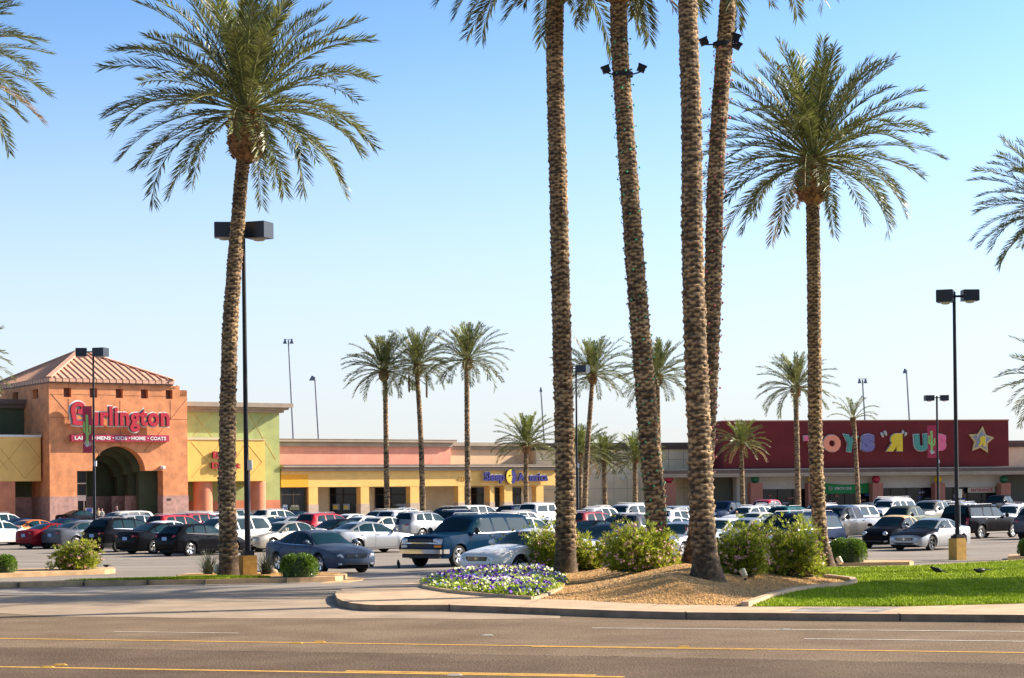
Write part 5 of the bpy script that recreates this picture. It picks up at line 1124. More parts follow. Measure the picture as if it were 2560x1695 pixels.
# ================================================================== CARS
def paint(name, rgb, met=.0, r=.42):
    m = mat(name, rgb, r, met*.7, var=0., coat=.6 if sum(rgb) > .3 else .16, spec=.25 if sum(rgb) > .3 else .0); return m
PAINT = {'white': paint('white_car_paint', (.70,.69,.66)), 'pearl': paint('pearl_car_paint', (.62,.57,.48), .1), 'silver': paint('silver_car_paint', (.33,.335,.34), .5, .32), 'grey': paint('grey_car_paint', (.085,.09,.105), .2, .3),
 'ltgrey': paint('light_grey_car_paint', (.30,.31,.33), .5, .3), 'black': paint('black_car_paint', (.008,.008,.010)), 'navy': paint('navy_car_paint', (.008,.016,.045), 0), 'blue': paint('dark_blue_car_paint', (.004,.022,.052), 0),
 'steel': paint('steel_blue_car_paint', (.065,.085,.125), .15, .3), 'red': paint('red_car_paint', (.45,.015,.025)), 'dkred': paint('dark_red_car_paint', (.20,.012,.02), .2), 'orange': paint('orange_car_paint', (.55,.15,.02), .3), 'beige': paint('beige_car_paint', (.40,.36,.29), .45, .3),
 'tan': paint('tan_car_paint', (.42,.34,.22), .3, .3), 'maroon': paint('maroon_car_paint', (.28,.03,.03), .3), 'champagne': paint('champagne_car_paint', (.17,.15,.125), .3, .3), 'teal': paint('teal_car_paint', (.02,.10,.11), .3), 'olive': paint('olive_car_paint', (.10,.11,.08), .3)}
M['tyre'] = mat('tyre_rubber', (.012,.012,.012), .85, var=.1); M['rim'] = mat('alloy_rim', (.50,.50,.50), .25, .9, var=.05); M['rim_dark'] = mat('black_rim', (.03,.03,.03), .3, .5, var=.05)
M['carglass'] = glassdark('car_window_glass', (.008,.028,.038), .03); M['carglass'].node_tree.nodes['Principled BSDF'].inputs['IOR'].default_value = 1.22; M['chrome'] = mat('chrome', (.65,.65,.66), .12, 1., var=0); M['trim'] = mat('black_trim', (.012,.012,.013), .55, var=.1)
M['headl'] = mat('headlamp_lens', (.55,.57,.60), .08, .25, var=.15, scale=18, spec=.9); M['taill'] = mat('tail_lamp_lens', (.38,.008,.015), .12, var=.1, spec=.9); M['plate'] = mat('licence_plate', (.22,.38,.60), .5, var=.1, scale=30); M['amber'] = mat('amber_lens', (.75,.25,.02), .15, var=0)
M['softtop'] = mat('tan_soft_top', (.55,.38,.22), .9, var=.06); M['hole'] = mat('wheel_well', (.006,.006,.006), .95, var=0)
def lerp_tab(tab, s):
    if s <= tab[0][0]: return tab[0][1]
    for (a, x), (b_, y) in zip(tab, tab[1:]):
        if s <= b_: t = (s-a)/(b_-a) if b_ > a else 1; return x+(y-x)*t
    return tab[-1][1]
def sm(tab, s, w=.09): return (lerp_tab(tab, s-w)+2*lerp_tab(tab, s)+lerp_tab(tab, s+w)+lerp_tab(tab, s-w*.5)*2+lerp_tab(tab, s+w*.5)*2)/8
SPEC = {
'sedan': dict(L=4.85, W=1.84, R=.335, wf=.95, wr=3.78, zb=.20, Wr=.61,
  zt=[(0,.68),(.10,.77),(.5,.87),(1.25,.98),(1.4,1.0),(2.12,1.38),(2.55,1.46),(3.1,1.455),(3.45,1.38),(4.12,1.12),(4.7,1.08),(4.85,.98)],
  zs=[(0,.61),(.12,.71),(.5,.81),(1.25,.91),(2.4,.935),(4.0,1.00),(4.65,1.02),(4.85,.88)],
  win=[[(1.50,.97),(2.18,1.315),(2.68,1.37),(2.72,.985)],[(2.79,.99),(2.76,1.375),(3.20,1.36),(3.52,1.25),(3.60,1.03)],[(3.66,1.03),(3.60,1.23),(3.92,1.09),(3.90,1.05)]],
  ws=(1.36,2.10,.70,.54), rw=(3.50,4.06,.52,.66)),
'coupe': dict(L=4.45, W=1.78, R=.325, wf=.92, wr=3.50, zb=.18, Wr=.60,
  zt=[(0,.60),(.10,.67),(.5,.80),(1.25,.94),(1.4,.98),(2.1,1.32),(2.5,1.385),(2.9,1.37),(3.3,1.26),(3.85,1.06),(4.3,1.03),(4.45,.94)],
  zs=[(0,.52),(.12,.62),(.5,.74),(1.25,.86),(2.4,.90),(3.6,.96),(4.3,.98),(4.45,.86)],
  win=[[(1.50,.93),(2.15,1.26),(2.62,1.31),(2.70,.95)],[(2.78,.96),(2.72,1.31),(3.10,1.24),(3.5,1.04),(3.42,1.0)]],
  ws=(1.36,2.08,.68,.52), rw=(3.02,3.78,.50,.62)),
'hatch': dict(L=4.3, W=1.78, R=.325, wf=.88, wr=3.48, zb=.20, Wr=.62,
  zt=[(0,.64),(.10,.73),(.45,.86),(1.05,.98),(1.2,1.02),(1.95,1.38),(2.4,1.47),(3.2,1.45),(3.75,1.36),(4.12,1.05),(4.25,.98),(4.3,.80)],
  zs=[(0,.56),(.12,.66),(.5,.80),(1.05,.92),(2.4,.95),(3.8,1.02),(4.2,1.0),(4.3,.80)],
  win=[[(1.32,.98),(2.02,1.32),(2.45,1.37),(2.50,.99)],[(2.57,.995),(2.53,1.375),(3.1,1.36),(3.22,1.03)],[(3.29,1.04),(3.20,1.34),(3.52,1.27),(3.72,1.10),(3.66,1.06)]],
  ws=(1.18,1.92,.68,.54), rw=(3.78,4.14,.50,.60)),
'suv': dict(L=4.7, W=1.88, R=.37, wf=.93, wr=3.68, zb=.26, Wr=.62,
  zt=[(0,.78),(.08,.88),(.4,1.02),(1.1,1.12),(1.25,1.15),(1.95,1.58),(2.4,1.68),(3.6,1.70),(4.15,1.64),(4.42,1.28),(4.62,1.10),(4.7,.95)],
  zs=[(0,.70),(.10,.80),(.5,.95),(1.1,1.06),(2.4,1.10),(3.9,1.16),(4.5,1.13),(4.7,.95)],
  win=[[(1.40,1.13),(2.02,1.50),(2.55,1.58),(2.60,1.14)],[(2.67,1.145),(2.63,1.585),(3.28,1.59),(3.34,1.17)],[(3.42,1.18),(3.37,1.585),(3.85,1.55),(4.08,1.26),(4.02,1.20)]],
  ws=(1.22,1.92,.72,.57), rw=(4.10,4.42,.56,.66), rack=True, clad=True),
'big': dict(L=5.45, W=2.0, R=.39, wf=.98, wr=4.18, zb=.34, Wr=.735,
  zt=[(0,1.0),(.05,1.10),(.3,1.15),(1.45,1.22),(1.55,1.25),(2.15,1.72),(2.4,1.83),(4.2,1.87),(5.15,1.84),(5.32,1.45),(5.42,1.15),(5.45,.95)],
  zs=[(0,.92),(.06,1.04),(.4,1.10),(1.45,1.16),(3,1.18),(5.2,1.20),(5.4,1.12),(5.45,.95)],
  win=[[(1.68,1.20),(2.18,1.62),(2.36,1.70),(2.92,1.71),(2.95,1.20)],[(3.05,1.20),(3.02,1.71),(3.72,1.72),(3.86,1.42),(3.84,1.21)],[(3.98,1.22),(3.90,1.70),(4.95,1.69),(5.14,1.32),(5.10,1.23)]],
  ws=(1.55,2.10,.80,.68), rw=(5.17,5.33,.66,.72), rack=True, boxy=True),
'pickup': dict(L=5.75, W=2.0, R=.41, wf=1.0, wr=4.55, zb=.42, Wr=.72,
  zt=[(0,1.05),(.05,1.15),(.3,1.20),(1.45,1.27),(1.55,1.30),(2.12,1.76),(2.4,1.87),(3.35,1.88),(3.6,1.80),(3.76,1.32),(3.80,1.24),(5.7,1.25),(5.75,1.15)],
  zs=[(0,.96),(.06,1.08),(.4,1.15),(1.45,1.20),(3,1.22),(3.8,1.235),(5.7,1.24),(5.75,1.12)],
  win=[[(1.68,1.24),(2.18,1.66),(2.36,1.74),(2.75,1.75),(2.78,1.24)],[(2.88,1.24),(2.85,1.75),(3.36,1.74),(3.58,1.34),(3.56,1.26)]],
  ws=(1.55,2.08,.80,.66), rw=(3.58,3.74,.62,.70), boxy=True, bed=(3.92,5.62)),
'van': dict(L=5.1, W=1.98, R=.345, wf=.98, wr=4.0, zb=.24, Wr=.66,
  zt=[(0,.75),(.08,.85),(.4,.98),(.95,1.10),(1.1,1.16),(2.1,1.66),(2.6,1.75),(4.2,1.76),(4.75,1.70),(4.98,1.30),(5.06,1.05),(5.1,.9)],
  zs=[(0,.66),(.10,.78),(.5,.92),(1.0,1.02),(2.6,1.06),(4.7,1.10),(5.0,1.05),(5.1,.9)],
  win=[[(1.35,1.08),(2.15,1.56),(2.65,1.64),(2.68,1.10)],[(2.76,1.10),(2.73,1.645),(3.58,1.65),(3.62,1.12)],[(3.70,1.12),(3.68,1.65),(4.45,1.62),(4.72,1.22),(4.68,1.14)]],
  ws=(1.12,2.06,.74,.60), rw=(4.74,4.98,.60,.70)),
'beetle': dict(L=4.1, W=1.73, R=.33, wf=.82, wr=3.32, zb=.20, Wr=.60,
  zt=[(0,.60),(.15,.74),(.5,.90),(1.0,.99),(1.12,1.03),(1.75,1.42),(2.1,1.50),(2.6,1.46),(3.1,1.24),(3.5,1.05),(3.95,.85),(4.1,.66)],
  zs=[(0,.52),(.15,.66),(.6,.84),(1.0,.92),(2.4,.94),(3.4,.94),(3.9,.76),(4.1,.58)],
  win=[[(1.25,.98),(1.82,1.34),(2.25,1.40),(2.42,.98)],[(2.48,.98),(2.34,1.39),(2.65,1.30),(2.90,1.02)]],
  ws=(1.10,1.72,.64,.52), rw=(2.75,3.2,.40,.46)),
}
def rounded(P, r=.05, k=3):
    out = []; n = len(P)
    for i in range(n):
        a, b_, c = Vector(P[i-1]), Vector(P[i]), Vector(P[(i+1) % n]); u = (a-b_); w = (c-b_); ru = min(r, u.length*.4); rw = min(r, w.length*.4)
        p0 = b_+u.normalized()*ru; p2 = b_+w.normalized()*rw
        for q in range(k+1): t = q/k; out.append(tuple(p0*(1-t)**2+b_*2*t*(1-t)+p2*t*t))
    # densify
    res = []
    for i in range(len(out)):
        a, b_ = Vector(out[i]), Vector(out[(i+1) % len(out)]); m = max(1, int((b_-a).length/.16))
        for q in range(m): res.append(tuple(a+(b_-a)*q/m))
    return res
class CarKit:
    def __init__(s, kind):
        s.k = kind; S = s.S = SPEC[kind]; L, W = S['L'], S['W']; s.L, s.W = L, W; hw = W/2
        wfp = [(0,.70),(.05,.82),(.15,.90),(.4,.965),(1.0,1),(L-1.0,1),(L-.35,.965),(L-.10,.90),(L-.03,.83),(L,.76)]
        if S.get('boxy'): wfp = [(0,.86),(.04,.93),(.15,.965),(.5,.99),(1.0,1),(L-.6,1),(L-.1,.98),(L-.03,.94),(L,.90)]
        if kind == 'beetle': wfp = [(0,.55),(.12,.74),(.35,.88),(.8,.97),(1.3,1),(2.6,1),(3.2,.99),(3.7,.88),(3.95,.74),(4.1,.56)]
        zbt = [(0,S['zb']+.10),(.12,S['zb']+.01),(.3,S['zb']),(L-.3,S['zb']+.02),(L-.1,S['zb']+.04),(L,S['zb']+.14)]
        R = S['R']; Ra = R+.055; st = set([0,.03,.07,.13,.2,.3]+[L-q for q in (0,.03,.07,.13,.2,.3)])
        x = .4
        while x < L-.35: st.add(round(x, 3)); x += .115
        for w in (S['wf'], S['wr']):
            for q in range(0, 13): st.add(w-Ra*math.cos(math.pi*q/12))
            st.add(w-Ra-.015); st.add(w+Ra+.015)
        for w in (S['wf'], S['wr']): st = {q for q in st if not (abs(q-w) < Ra and min(abs(q-(w-Ra*math.cos(math.pi*k/12))) for k in range(13)) > 1e-6) or False}
        st = sorted(st); zz = []
        for q in st:
            if not zz or q-zz[-1] > .004: zz.append(q)
        st = s.st = zz; rows = []; b = MB(); s.roof_from = None
        for q in st:
            wf = sm(wfp, q, .03); Wl = hw*wf; zt = sm(S['zt'], q, .07); zs = min(sm(S['zs'], q, .06), zt-.02); zb = sm(zbt, q, .03); za = 0; fl = 0
            for w in (S['wf'], S['wr']):
                d = abs(q-w)
                if d <= Ra+1e-6: za = max(za, R+math.sqrt(max(Ra*Ra-d*d, 0)))
                fl = max(fl, max(0, 1-abs(d-0)/(Ra+.22)))
            h = zt-zs; r = min(max((h-.06)/.28, 0), 1); hg = zs-zb; fl = .018*min(1, fl*2)
            low = [(Wl*.93, zb), (Wl*.985+fl, zb+.22*hg), (Wl+fl, zb+.48*hg), (Wl+fl*.6, zb+.70*hg), (Wl*.985, zb+.88*hg), (Wl*.955, zs)]
            if za:
                low = [(y+(.012 if i < 3 else 0), max(z, za+.006*i)) for i, (y, z) in enumerate(low)]
            Wr = S['Wr']; e = 1-r
            top = [(Wl*.80*e+min(Wr+.06, Wl*.9)*r if False else (Wl*.84*e + (Wr+.035)*r), zs+(.42*e+.80*r)*h), (Wl*.74*e+Wr*.93*r, zs+(.62*e+.925*r)*h), (Wl*.5*e+Wr*.62*r, zs+(.88*e+.985*r)*h), (0, zt)]
            sec = low+top; rows.append([(q, y, z) for y, z in sec])
        n = len(rows[0]); s.rows = rows; xo = L/2
        V = []
        for rw in rows:
            for (q, y, z) in rw: V.append((xo-q, y, z))
            for (q, y, z) in rw[-2::-1]: V.append((xo-q, -y, z))
        N = 2*n-1; Fc = []; mi = []
        for i in range(len(rows)-1):
            for j in range(N-1):
                Fc.append((i*N+j, i*N+j+1, (i+1)*N+j+1, (i+1)*N+j)); jj = j if j < n-1 else N-2-j
                mi.append(1 if (S.get('clad') and jj == 0) else 0)
        Fc.append(tuple(range(N-1, -1, -1))); Fc.append(tuple((len(rows)-1)*N+k for k in range(N))); mi += [0, 0]
        s.V, s.Fc, s.mi, s.N, s.n = V, Fc, mi, N, n
        b.v = V; b.f = Fc; b.m = mi
        s.bvh = BVHTree.FromPolygons([Vector(v) for v in V], Fc)
        s.parts = {}; s.b = b
    def ray(s, o, d):
        h = s.bvh.ray_cast(Vector(o), Vector(d)); 
        if h[0] is None: return None
        nn = h[1]; nn = nn if nn.dot(Vector(d)) < 0 else -nn
        return h[0], nn
    def patch(s, P, place, d, off=.006, m=0, b=None):
        """P: outline in the patch's own plane; place maps it to the ray start; rays run along d onto the body"""
        b = b or MB(); P = rounded(P, .045); c = Vector((sum(p[0] for p in P)/len(P), sum(p[1] for p in P)/len(P))); o = len(b.v); n = len(P); ok = True; last = None; out = []
        for k in (1.0, .72, .42):
            for p in P:
                q = c+(Vector(p)-c)*k; h = s.ray(place(q.x, q.y), d)
                if h is None: h = (None, None)
                out.append(h)
        h = s.ray(place(c.x, c.y), d); out.append(h or (None, None))
        good = [q for q in out if q[0] is not None]
        if not good: return b
        for i, q in enumerate(out):
            if q[0] is None:
                cand = out[i+n] if i+n < len(out)-1 and out[i+n][0] is not None else good[0]; q = cand
            b.v.append(tuple(q[0]+q[1]*off))
        def tri(f):
            a_ = Vector(b.v[f[0]]); n_ = (Vector(b.v[f[1]])-a_).cross(Vector(b.v[f[2]])-a_)
            b.f.append(f if n_.dot(Vector(d)) < 0 else f[::-1]); b.m.append(m)
        for r in range(2):
            for i in range(n): j = (i+1) % n; tri((o+r*n+i, o+r*n+j, o+(r+1)*n+j, o+(r+1)*n+i))
        for i in range(n): j = (i+1) % n; tri((o+2*n+i, o+2*n+j, o+3*n))
        return b
    def side(s, P, sd, off=.006, m=0, b=None): return s.patch([(s.L/2-p[0], p[1]) for p in P], lambda x, z: (x, sd*3, z), (0, -sd, 0), off, m, b)
    def top(s, P, off=.006, m=0, b=None): return s.patch(P, lambda x, y: (x, y, 3), (0, 0, -1), off, m, b)
    def end(s, P, sg, off=.006, m=0, b=None, ang=0.): # sg=+1 front; P in (y,z)
        d = Vector((-sg*math.cos(ang), -math.sin(ang)*1.0, 0)); 
        return s.patch(P, lambda y, z: tuple(Vector((sg*s.L/2-0, y, z))-d*1.5), tuple(d), off, m, b)
def seam(kit, pts, sd, w=.010):
    b = MB()
    for p, q in zip(pts, pts[1:]):
        n = 6; prev = None
        for k in range(n+1):
            x = p[0]+(q[0]-p[0])*k/n; z = p[1]+(q[1]-p[1])*k/n; dx, dz = q[0]-p[0], q[1]-p[1]; l = math.hypot(dx, dz); ox, oz = -dz/l*w/2, dx/l*w/2
            hs = []
            for s_ in (1, -1):
                h = kit.ray((kit.L/2-(x+ox*s_), sd*3, z+oz*s_), (0, -sd, 0))
                if h: hs.append(tuple(h[0]+h[1]*.004))
            if len(hs) == 2:
                if prev: b.add([prev[0], prev[1], hs[1], hs[0]], [(0,1,2,3)] if sd < 0 else [(3,2,1,0)])
                prev = hs
    return b
WH = {}
def wheel_meshes(R, style):
    if (R, style) in WH: return WH[R, style]
    w = .105; t = MB(); t.lathe([(R*.66,-w*.9),(R*.72,-w),(R*.93,-w),(R,-w*.72),(R,w*.72),(R*.93,w),(R*.72,w),(R*.66,w*.9)], 32, 'y')
    r = MB(); r.lathe([(R*.69,-w*.92),(R*.66,-w*.96),(R*.62,-w*.8),(R*.60,w*.6)], 32, 'y'); 
    ns = {'five':5,'six':6,'multi':9}[style]
    for i in range(ns):
        a = 6.2832*i/ns; ca, sa = math.cos(a), math.sin(a); ww = (.16 if ns == 5 else .13 if ns == 6 else .06)*R/.33*.6
        P = []
        for rr, wid, y in ((.05,.8,-w*.62),(R*.35,.9,-w*.66),(R*.64,1.5,-w*.86)):
            for s_ in (-1, 1): P.append((ca*rr-sa*ww*wid*s_*.5*(1), y, sa*rr+ca*ww*wid*s_*.5))
        P2 = [(x, y+.035, z) for x, y, z in P]; r.add(P+P2, [(0,1,3,2),(2,3,5,4),(6,8,9,7),(8,10,11,9),(0,2,8,6),(2,4,10,8),(1,7,9,3),(3,9,11,5)])
    r.lathe([(.001,-w*.74),(.05,-w*.74),(.07,-w*.66),(.07,-w*.5)], 16, 'y')
    h = MB(); h.lathe([(.001,-w*.1),(R*.58,-w*.1),(R*.6,w*.5),(.001,w*.55)], 24, 'y')
    WH[R, style] = (t.mesh('tyre', M['tyre'], 45), r.mesh('rim', M['rim'], 35), h.mesh('wheel', M['hole'], 60)); return WH[R, style]
ARC = {}
def build_kit(kind, var=''):
    key = (kind, var)
    if key in ARC: return ARC[key]
    K_ = CarKit(kind); S = K_.S; L, W, hw = K_.L, K_.W, K_.W/2; P = []      # parts: (name, mesh, paintable, material, loc, rot, kids, far)
    fr, bk = lerp_tab(S['zs'], .06), lerp_tab(S['zs'], L-.1); big = S.get('boxy'); zb = S['zb']
    roofm = None
    if var in ('softtop', 'hood'):
        rb = MB(); rb.v = K_.V; keep = []; km = []; idx = []; c0 = S['ws'][0]
        for i, f in enumerate(K_.Fc[:-2]):
            si, j = divmod(i, K_.N-1); jj = j if j < K_.n-1 else K_.N-2-j; q = K_.st[si]
            sel = (jj >= 5 and S['ws'][1]-.02 <= q <= 3.35) if var == 'softtop' else (jj >= 4 and .10 <= q < c0-.02)
            if sel: rb.f.append(f); rb.m.append(0)
            else: keep.append(f); km.append(K_.mi[i])
        keep += K_.Fc[-2:]; km += [0, 0]; bb = MB(); bb.v = K_.V; bb.f = keep; bb.m = km
        P.append(('soft_top' if var == 'softtop' else 'hood', rb.mesh('panel', M['softtop'] if var == 'softtop' else PAINT['black'], 38), False, (0,0,0), None, [], True))
    else: bb = K_.b
    P.append(('body', bb.mesh('body', [PAINT['white'], M['trim']], 38), True, (0,0,0), None, [], True))
    # glass
    c0, c1, w0, w1 = S['ws']; xo = L/2
    P.append(('windscreen', K_.top([(xo-c0,-w0),(xo-c0-.05,0),(xo-c0,w0),(xo-c1,w1),(xo-c1+.0,-w1)], .007).mesh('windscreen', M['carglass'], 60), False, (0,0,0), None, [], True))
    c0, c1, w0, w1 = S['rw']
    P.append(('rear_window', K_.top([(xo-c0,-w0),(xo-c0,w0),(xo-c1,w1),(xo-c1,-w1)], .007).mesh('rear_window', M['carglass'], 60), False, (0,0,0), None, [], True))
    for sd in (1, -1):
        for wn in S['win']: P.append(('side_window', K_.side(wn, sd, .007).mesh('side_window', M['carglass'], 60), False, (0,0,0), None, [], True))
        # chrome line along the belt
        zb0 = [p for wn in S['win'] for p in wn]; lo = sorted(wn[0] for wn in S['win'])+[S['win'][-1][-1]]
        bl = MB(); seam_pts = [(p[0], p[1]-.018) for p in lo]; sb = seam(K_, seam_pts, sd, .022); P.append(('window_trim', sb.mesh('window_trim', M['chrome'] if kind in ('sedan','suv','big') else M['trim']), False, (0,0,0), None, [], False))
        # door gaps
        B1 = S['win'][0][-1][0]+.035; zb1 = zb+.06; zbelt = S['win'][0][-1][1]-.03; xA = S['win'][0][0][0]-.02; gb = MB()
        Bs = [B1] if len(S['win']) == 2 and kind in ('coupe','beetle') else [B1, S['win'][1][-1][0]+.04]
        if kind == 'pickup': Bs = [B1, S['win'][1][-1][0]+.06]
        Rl = S['wr']-S['R']-.10
        for sps in ([(xA+.02, zbelt+.02),(xA-.06, zb1+.25),(xA, zb1+.02)], [(B1, zbelt+.02),(B1, zb1+.02)], [(Bs[-1], zbelt), (Bs[-1]-.02, .78), (min(Bs[-1], Rl), .55), (min(Bs[-1], Rl)-.03, zb1+.02)] if len(Bs) > 1 else [(B1+.9, zbelt-.2),(B1+.9, zbelt-.1)], [(xA, zb1+.02),(min(Bs[-1], Rl), zb1+.02)]):
            s2 = seam(K_, sps, sd); gb.add(s2.v, s2.f)
        P.append(('door_gap', gb.mesh('door_gap', M['hole']), False, (0,0,0), None, [], False))
        for q in ([B1-.16] if len(Bs) < 2 else [B1-.16, Bs[1]-.14]):
            h = K_.ray((xo-q, sd*3, zbelt-.09), (0, -sd, 0))
            if h: hb = MB(); hb.box(-.09,.09,-.012,.018,-.014,.014); P.append(('door_handle', hb.mesh('door_handle', M['chrome'] if kind in ('big','suv') else PAINT['white']), kind not in ('big','suv'), tuple(h[0]+Vector((0,sd*.015,0))), None, [], False))
        # mirror
        h = K_.ray((xo-(S['ws'][0]+.30), sd*3, zbelt+.03), (0, -sd, 0)) or ((Vector((xo-1.7, sd*hw*.9, zbelt)), None))
        mb_ = MB(); z_ = .085 if not big else .12; mb_.ball((0,0,0), 1, 0, 14, 8); mb_.v = [(x*.07, y*.125, z*z_) for x,y,z in mb_.v]; mb_.v = [(max(x, -.035), y, z) for x,y,z in mb_.v]
        mb_.tube([(0,-sd*.09,-.04),(.0,-sd*.2,-.07)], .025, 6); P.append(('mirror', mb_.mesh('mirror', [PAINT['white']] if not big else [M['trim']], 50), not big, tuple(h[0]+Vector((.02,sd*.17,.07))), None, [], True))
        # lights
        if big: P.append(('headlight', K_.end([(sd*hw*.60,fr-.22),(sd*hw*.60,fr-.02),(sd*hw*.93,fr-.02),(sd*hw*.93,fr-.22)], 1, .012).mesh('headlight', M['headl'], 60), False, (0,0,0), None, [], True)); 
        elif kind == 'beetle':
            lb_ = MB(); lb_.ball((0,0,0), .12, 0, 16, 10); h = K_.ray((3, sd*.52, .66), (-1,0,0)); P.append(('headlight', lb_.mesh('headlight', M['headl'], 60), False, tuple(h[0]+Vector((-.06,0,0))) if h else (1.9,sd*.5,.6), None, [], True))
        else: P.append(('headlight', K_.end([(sd*hw*.52,fr-.13),(sd*hw*.60,fr-.0),(sd*hw*.94,fr+.07),(sd*hw*.97,fr-.02)], 1, .010, ang=-sd*R_(28)).mesh('headlight', M['headl'], 60), False, (0,0,0), None, [], True))
        if big: P.append(('taillight', K_.end([(sd*hw*.80,bk-.35),(sd*hw*.80,bk+.02),(sd*hw*.94,bk+.02),(sd*hw*.94,bk-.35)], -1, .012).mesh('taillight', M['taill'], 60), False, (0,0,0), None, [], True))
        else: P.append(('taillight', K_.end([(sd*hw*.55,bk-.16),(sd*hw*.56,bk-.03),(sd*hw*.93,bk-.0),(sd*hw*.96,bk-.13)], -1, .010, ang=-sd*R_(25)).mesh('taillight', M['taill'], 60), False, (0,0,0), None, [], True))
        if not big: P.append(('fog_lamp', K_.end([(sd*hw*.60,zb+.10),(sd*hw*.60,zb+.17),(sd*hw*.76,zb+.17),(sd*hw*.74,zb+.10)], 1, .010).mesh('fog_lamp', M['headl'], 60), False, (0,0,0), None, [], False))
        if kind == 'big': P.append(('turn_signal', K_.end([(sd*hw*.62,fr-.33),(sd*hw*.62,fr-.25),(sd*hw*.92,fr-.25),(sd*hw*.92,fr-.33)], 1, .012).mesh('turn_signal', M['amber'] if sd == 1 else M['headl'], 60), False, (0,0,0), None, [], False))
    if kind == 'pickup':
        x0, x1 = S['bed']; P.append(('bed', K_.top([(xo-x0,-hw*.80),(xo-x0,hw*.80),(xo-x1,hw*.80),(xo-x1,-hw*.80)], .004).mesh('bed', M['hole'], 60), False, (0,0,0), None, [], True))
    # grille, bars, badge, lower intake, plate
    if big:
        g = K_.end([(-hw*.56,fr-.32),(-hw*.56,fr-.03),(hw*.56,fr-.03),(hw*.56,fr-.32)], 1, .010); bar = K_.end([(-hw*.58,fr-.195),(-hw*.58,fr-.14),(hw*.95,fr-.14),(hw*.95,fr-.195)] if False else [(-hw*.92,fr-.195),(-hw*.92,fr-.15),(hw*.92,fr-.15),(hw*.92,fr-.195)], 1, .02)
        bm_ = MB(); yb = hw*.94; bm_.box(xo-.10, xo+.05, -yb, yb, zb+.15, zb+.30); bm_.box(xo-.4, xo-.101, -hw*1.0, hw*1.0, zb+.15, zb+.30); bp_ = MB(); 
        P.append(('grille', g.mesh('grille', M['trim'], 60), False, (0,0,0), None, [('grille_bar', bar.mesh('grille_bar', M['chrome'], 60))], True)); P.append(('bumper', bm_.mesh('bumper', M['chrome'], 40), False, (0,0,0), None, [], True))
        vl = MB(); vl.box(xo-.12, xo+.0, -yb*.93, yb*.93, zb+.0, zb+.148); P.append(('valance', vl.mesh('valance', M['trim']), False, (0,0,0), None, [], True))
        rb2 = MB(); rb2.box(-xo-.08, -xo+.10, -yb, yb, zb+.12, zb+.34); P.append(('rear_bumper', rb2.mesh('bumper', M['chrome'] if kind == 'pickup' else M['trim']), False, (0,0,0), None, [], True))
    else:
        g = K_.end([(-hw*.44,fr-.13),(-hw*.50,fr-.0),(hw*.50,fr-.0),(hw*.44,fr-.13)], 1, .010)
        kids = []
        for k in range(3): z_ = fr-.03-.035*k; kids.append(('grille_bar', K_.end([(-hw*.42,z_-.004),(-hw*.42,z_+.004),(hw*.42,z_+.004),(hw*.42,z_-.004)], 1, .018).mesh('grille_bar', M['chrome'], 60)))
        h = K_.ray((3, 0, fr-.06), (-1,0,0))
        if h: em = MB(); em.lathe([(.001,.03),(.05,.03),(.065,.0),(.001,-.005)], 16, 'y', (0,0,0)); em.v = [(h[0].x+y_, x_, h[0].z+z_) for x_, y_, z_ in em.v]; kids.append(('badge', em.mesh('badge', M['chrome'], 60)))
        if kind != 'beetle': P.append(('grille', g.mesh('grille', M['trim'], 60), False, (0,0,0), None, kids, True))
        P.append(('air_intake', K_.end([(-hw*.50,zb+.05),(-hw*.54,zb+.17),(hw*.54,zb+.17),(hw*.50,zb+.05)], 1, .010).mesh('air_intake', M['trim'], 60), False, (0,0,0), None, [], True))
    h = K_.ray((-4, 0, bk-.20 if not big else bk-.30), (1,0,0))
    if h: pl = MB(); pl.box(-.012,.0,-.16,.16,-.08,.08); P.append(('licence_plate', pl.mesh('licence_plate', M['plate']), False, tuple(h[0]), None, [], True))
    lip = K_.end([(-hw*.60,zb+.02),(-hw*.62,zb+.14),(hw*.62,zb+.14),(hw*.60,zb+.02)], -1, .008); P.append(('rear_valance', lip.mesh('rear_valance', M['trim'], 60), False, (0,0,0), None, [], False))
    if S.get('rack'):
        for sd in (1,-1): 
            a_, e_ = S['ws'][1]+.5, S['rw'][0]-.25; rk = MB(); zr_ = lerp_tab(S['zt'], (a_+e_)/2)+.045; rk.tube([(xo-a_,sd*S['Wr']*.88,zr_-.06),(xo-a_-.1,sd*S['Wr']*.88,zr_),(xo-e_+.1,sd*S['Wr']*.88,zr_-.005),(xo-e_,sd*S['Wr']*.88,zr_-.07)], .018, 6); P.append(('roof_rail', rk.mesh('roof_rail', M['grey_metal'], 60), False, (0,0,0), None, [], True))
    if kind == 'big':
        for sd in (1,-1): sb_ = MB(); sb_.box(xo-4.0+.35, xo-1.5, sd*hw*.86-.09, sd*hw*.86+.09, zb-.03, zb+.03); P.append(('side_step', sb_.mesh('side_step', M['chrome']), False, (0,0,0), None, [], False))
    ub = MB(); ub.box(-xo+.14, xo-.14, -hw+.36, hw-.36, zb-.03, S['R']*2+.02); ub.box(-xo+.3, xo-S['wf']-S['R']-.12 if False else -xo+.34, -hw+.3, hw-.3, zb, zb+.2); P.append(('underbody', ub.mesh('underbody', M['hole']), False, (0,0,0), None, [], True))
    st = {'sedan':'five','coupe':'five','hatch':'five','suv':'six','big':'six','pickup':'six','van':'multi','beetle':'multi'}[kind]; ty, ri, hb = wheel_meshes(S['R'], st)
    for w_, yy in ((S['wf'],1),(S['wf'],-1),(S['wr'],1),(S['wr'],-1)):
        P.append(('wheel', hb, False, (xo-w_, yy*(hw-.135), S['R']), (0,0,0 if yy < 0 else math.pi), [('tyre', ty), ('rim', ri)], True))
    ARC[key] = P; return P
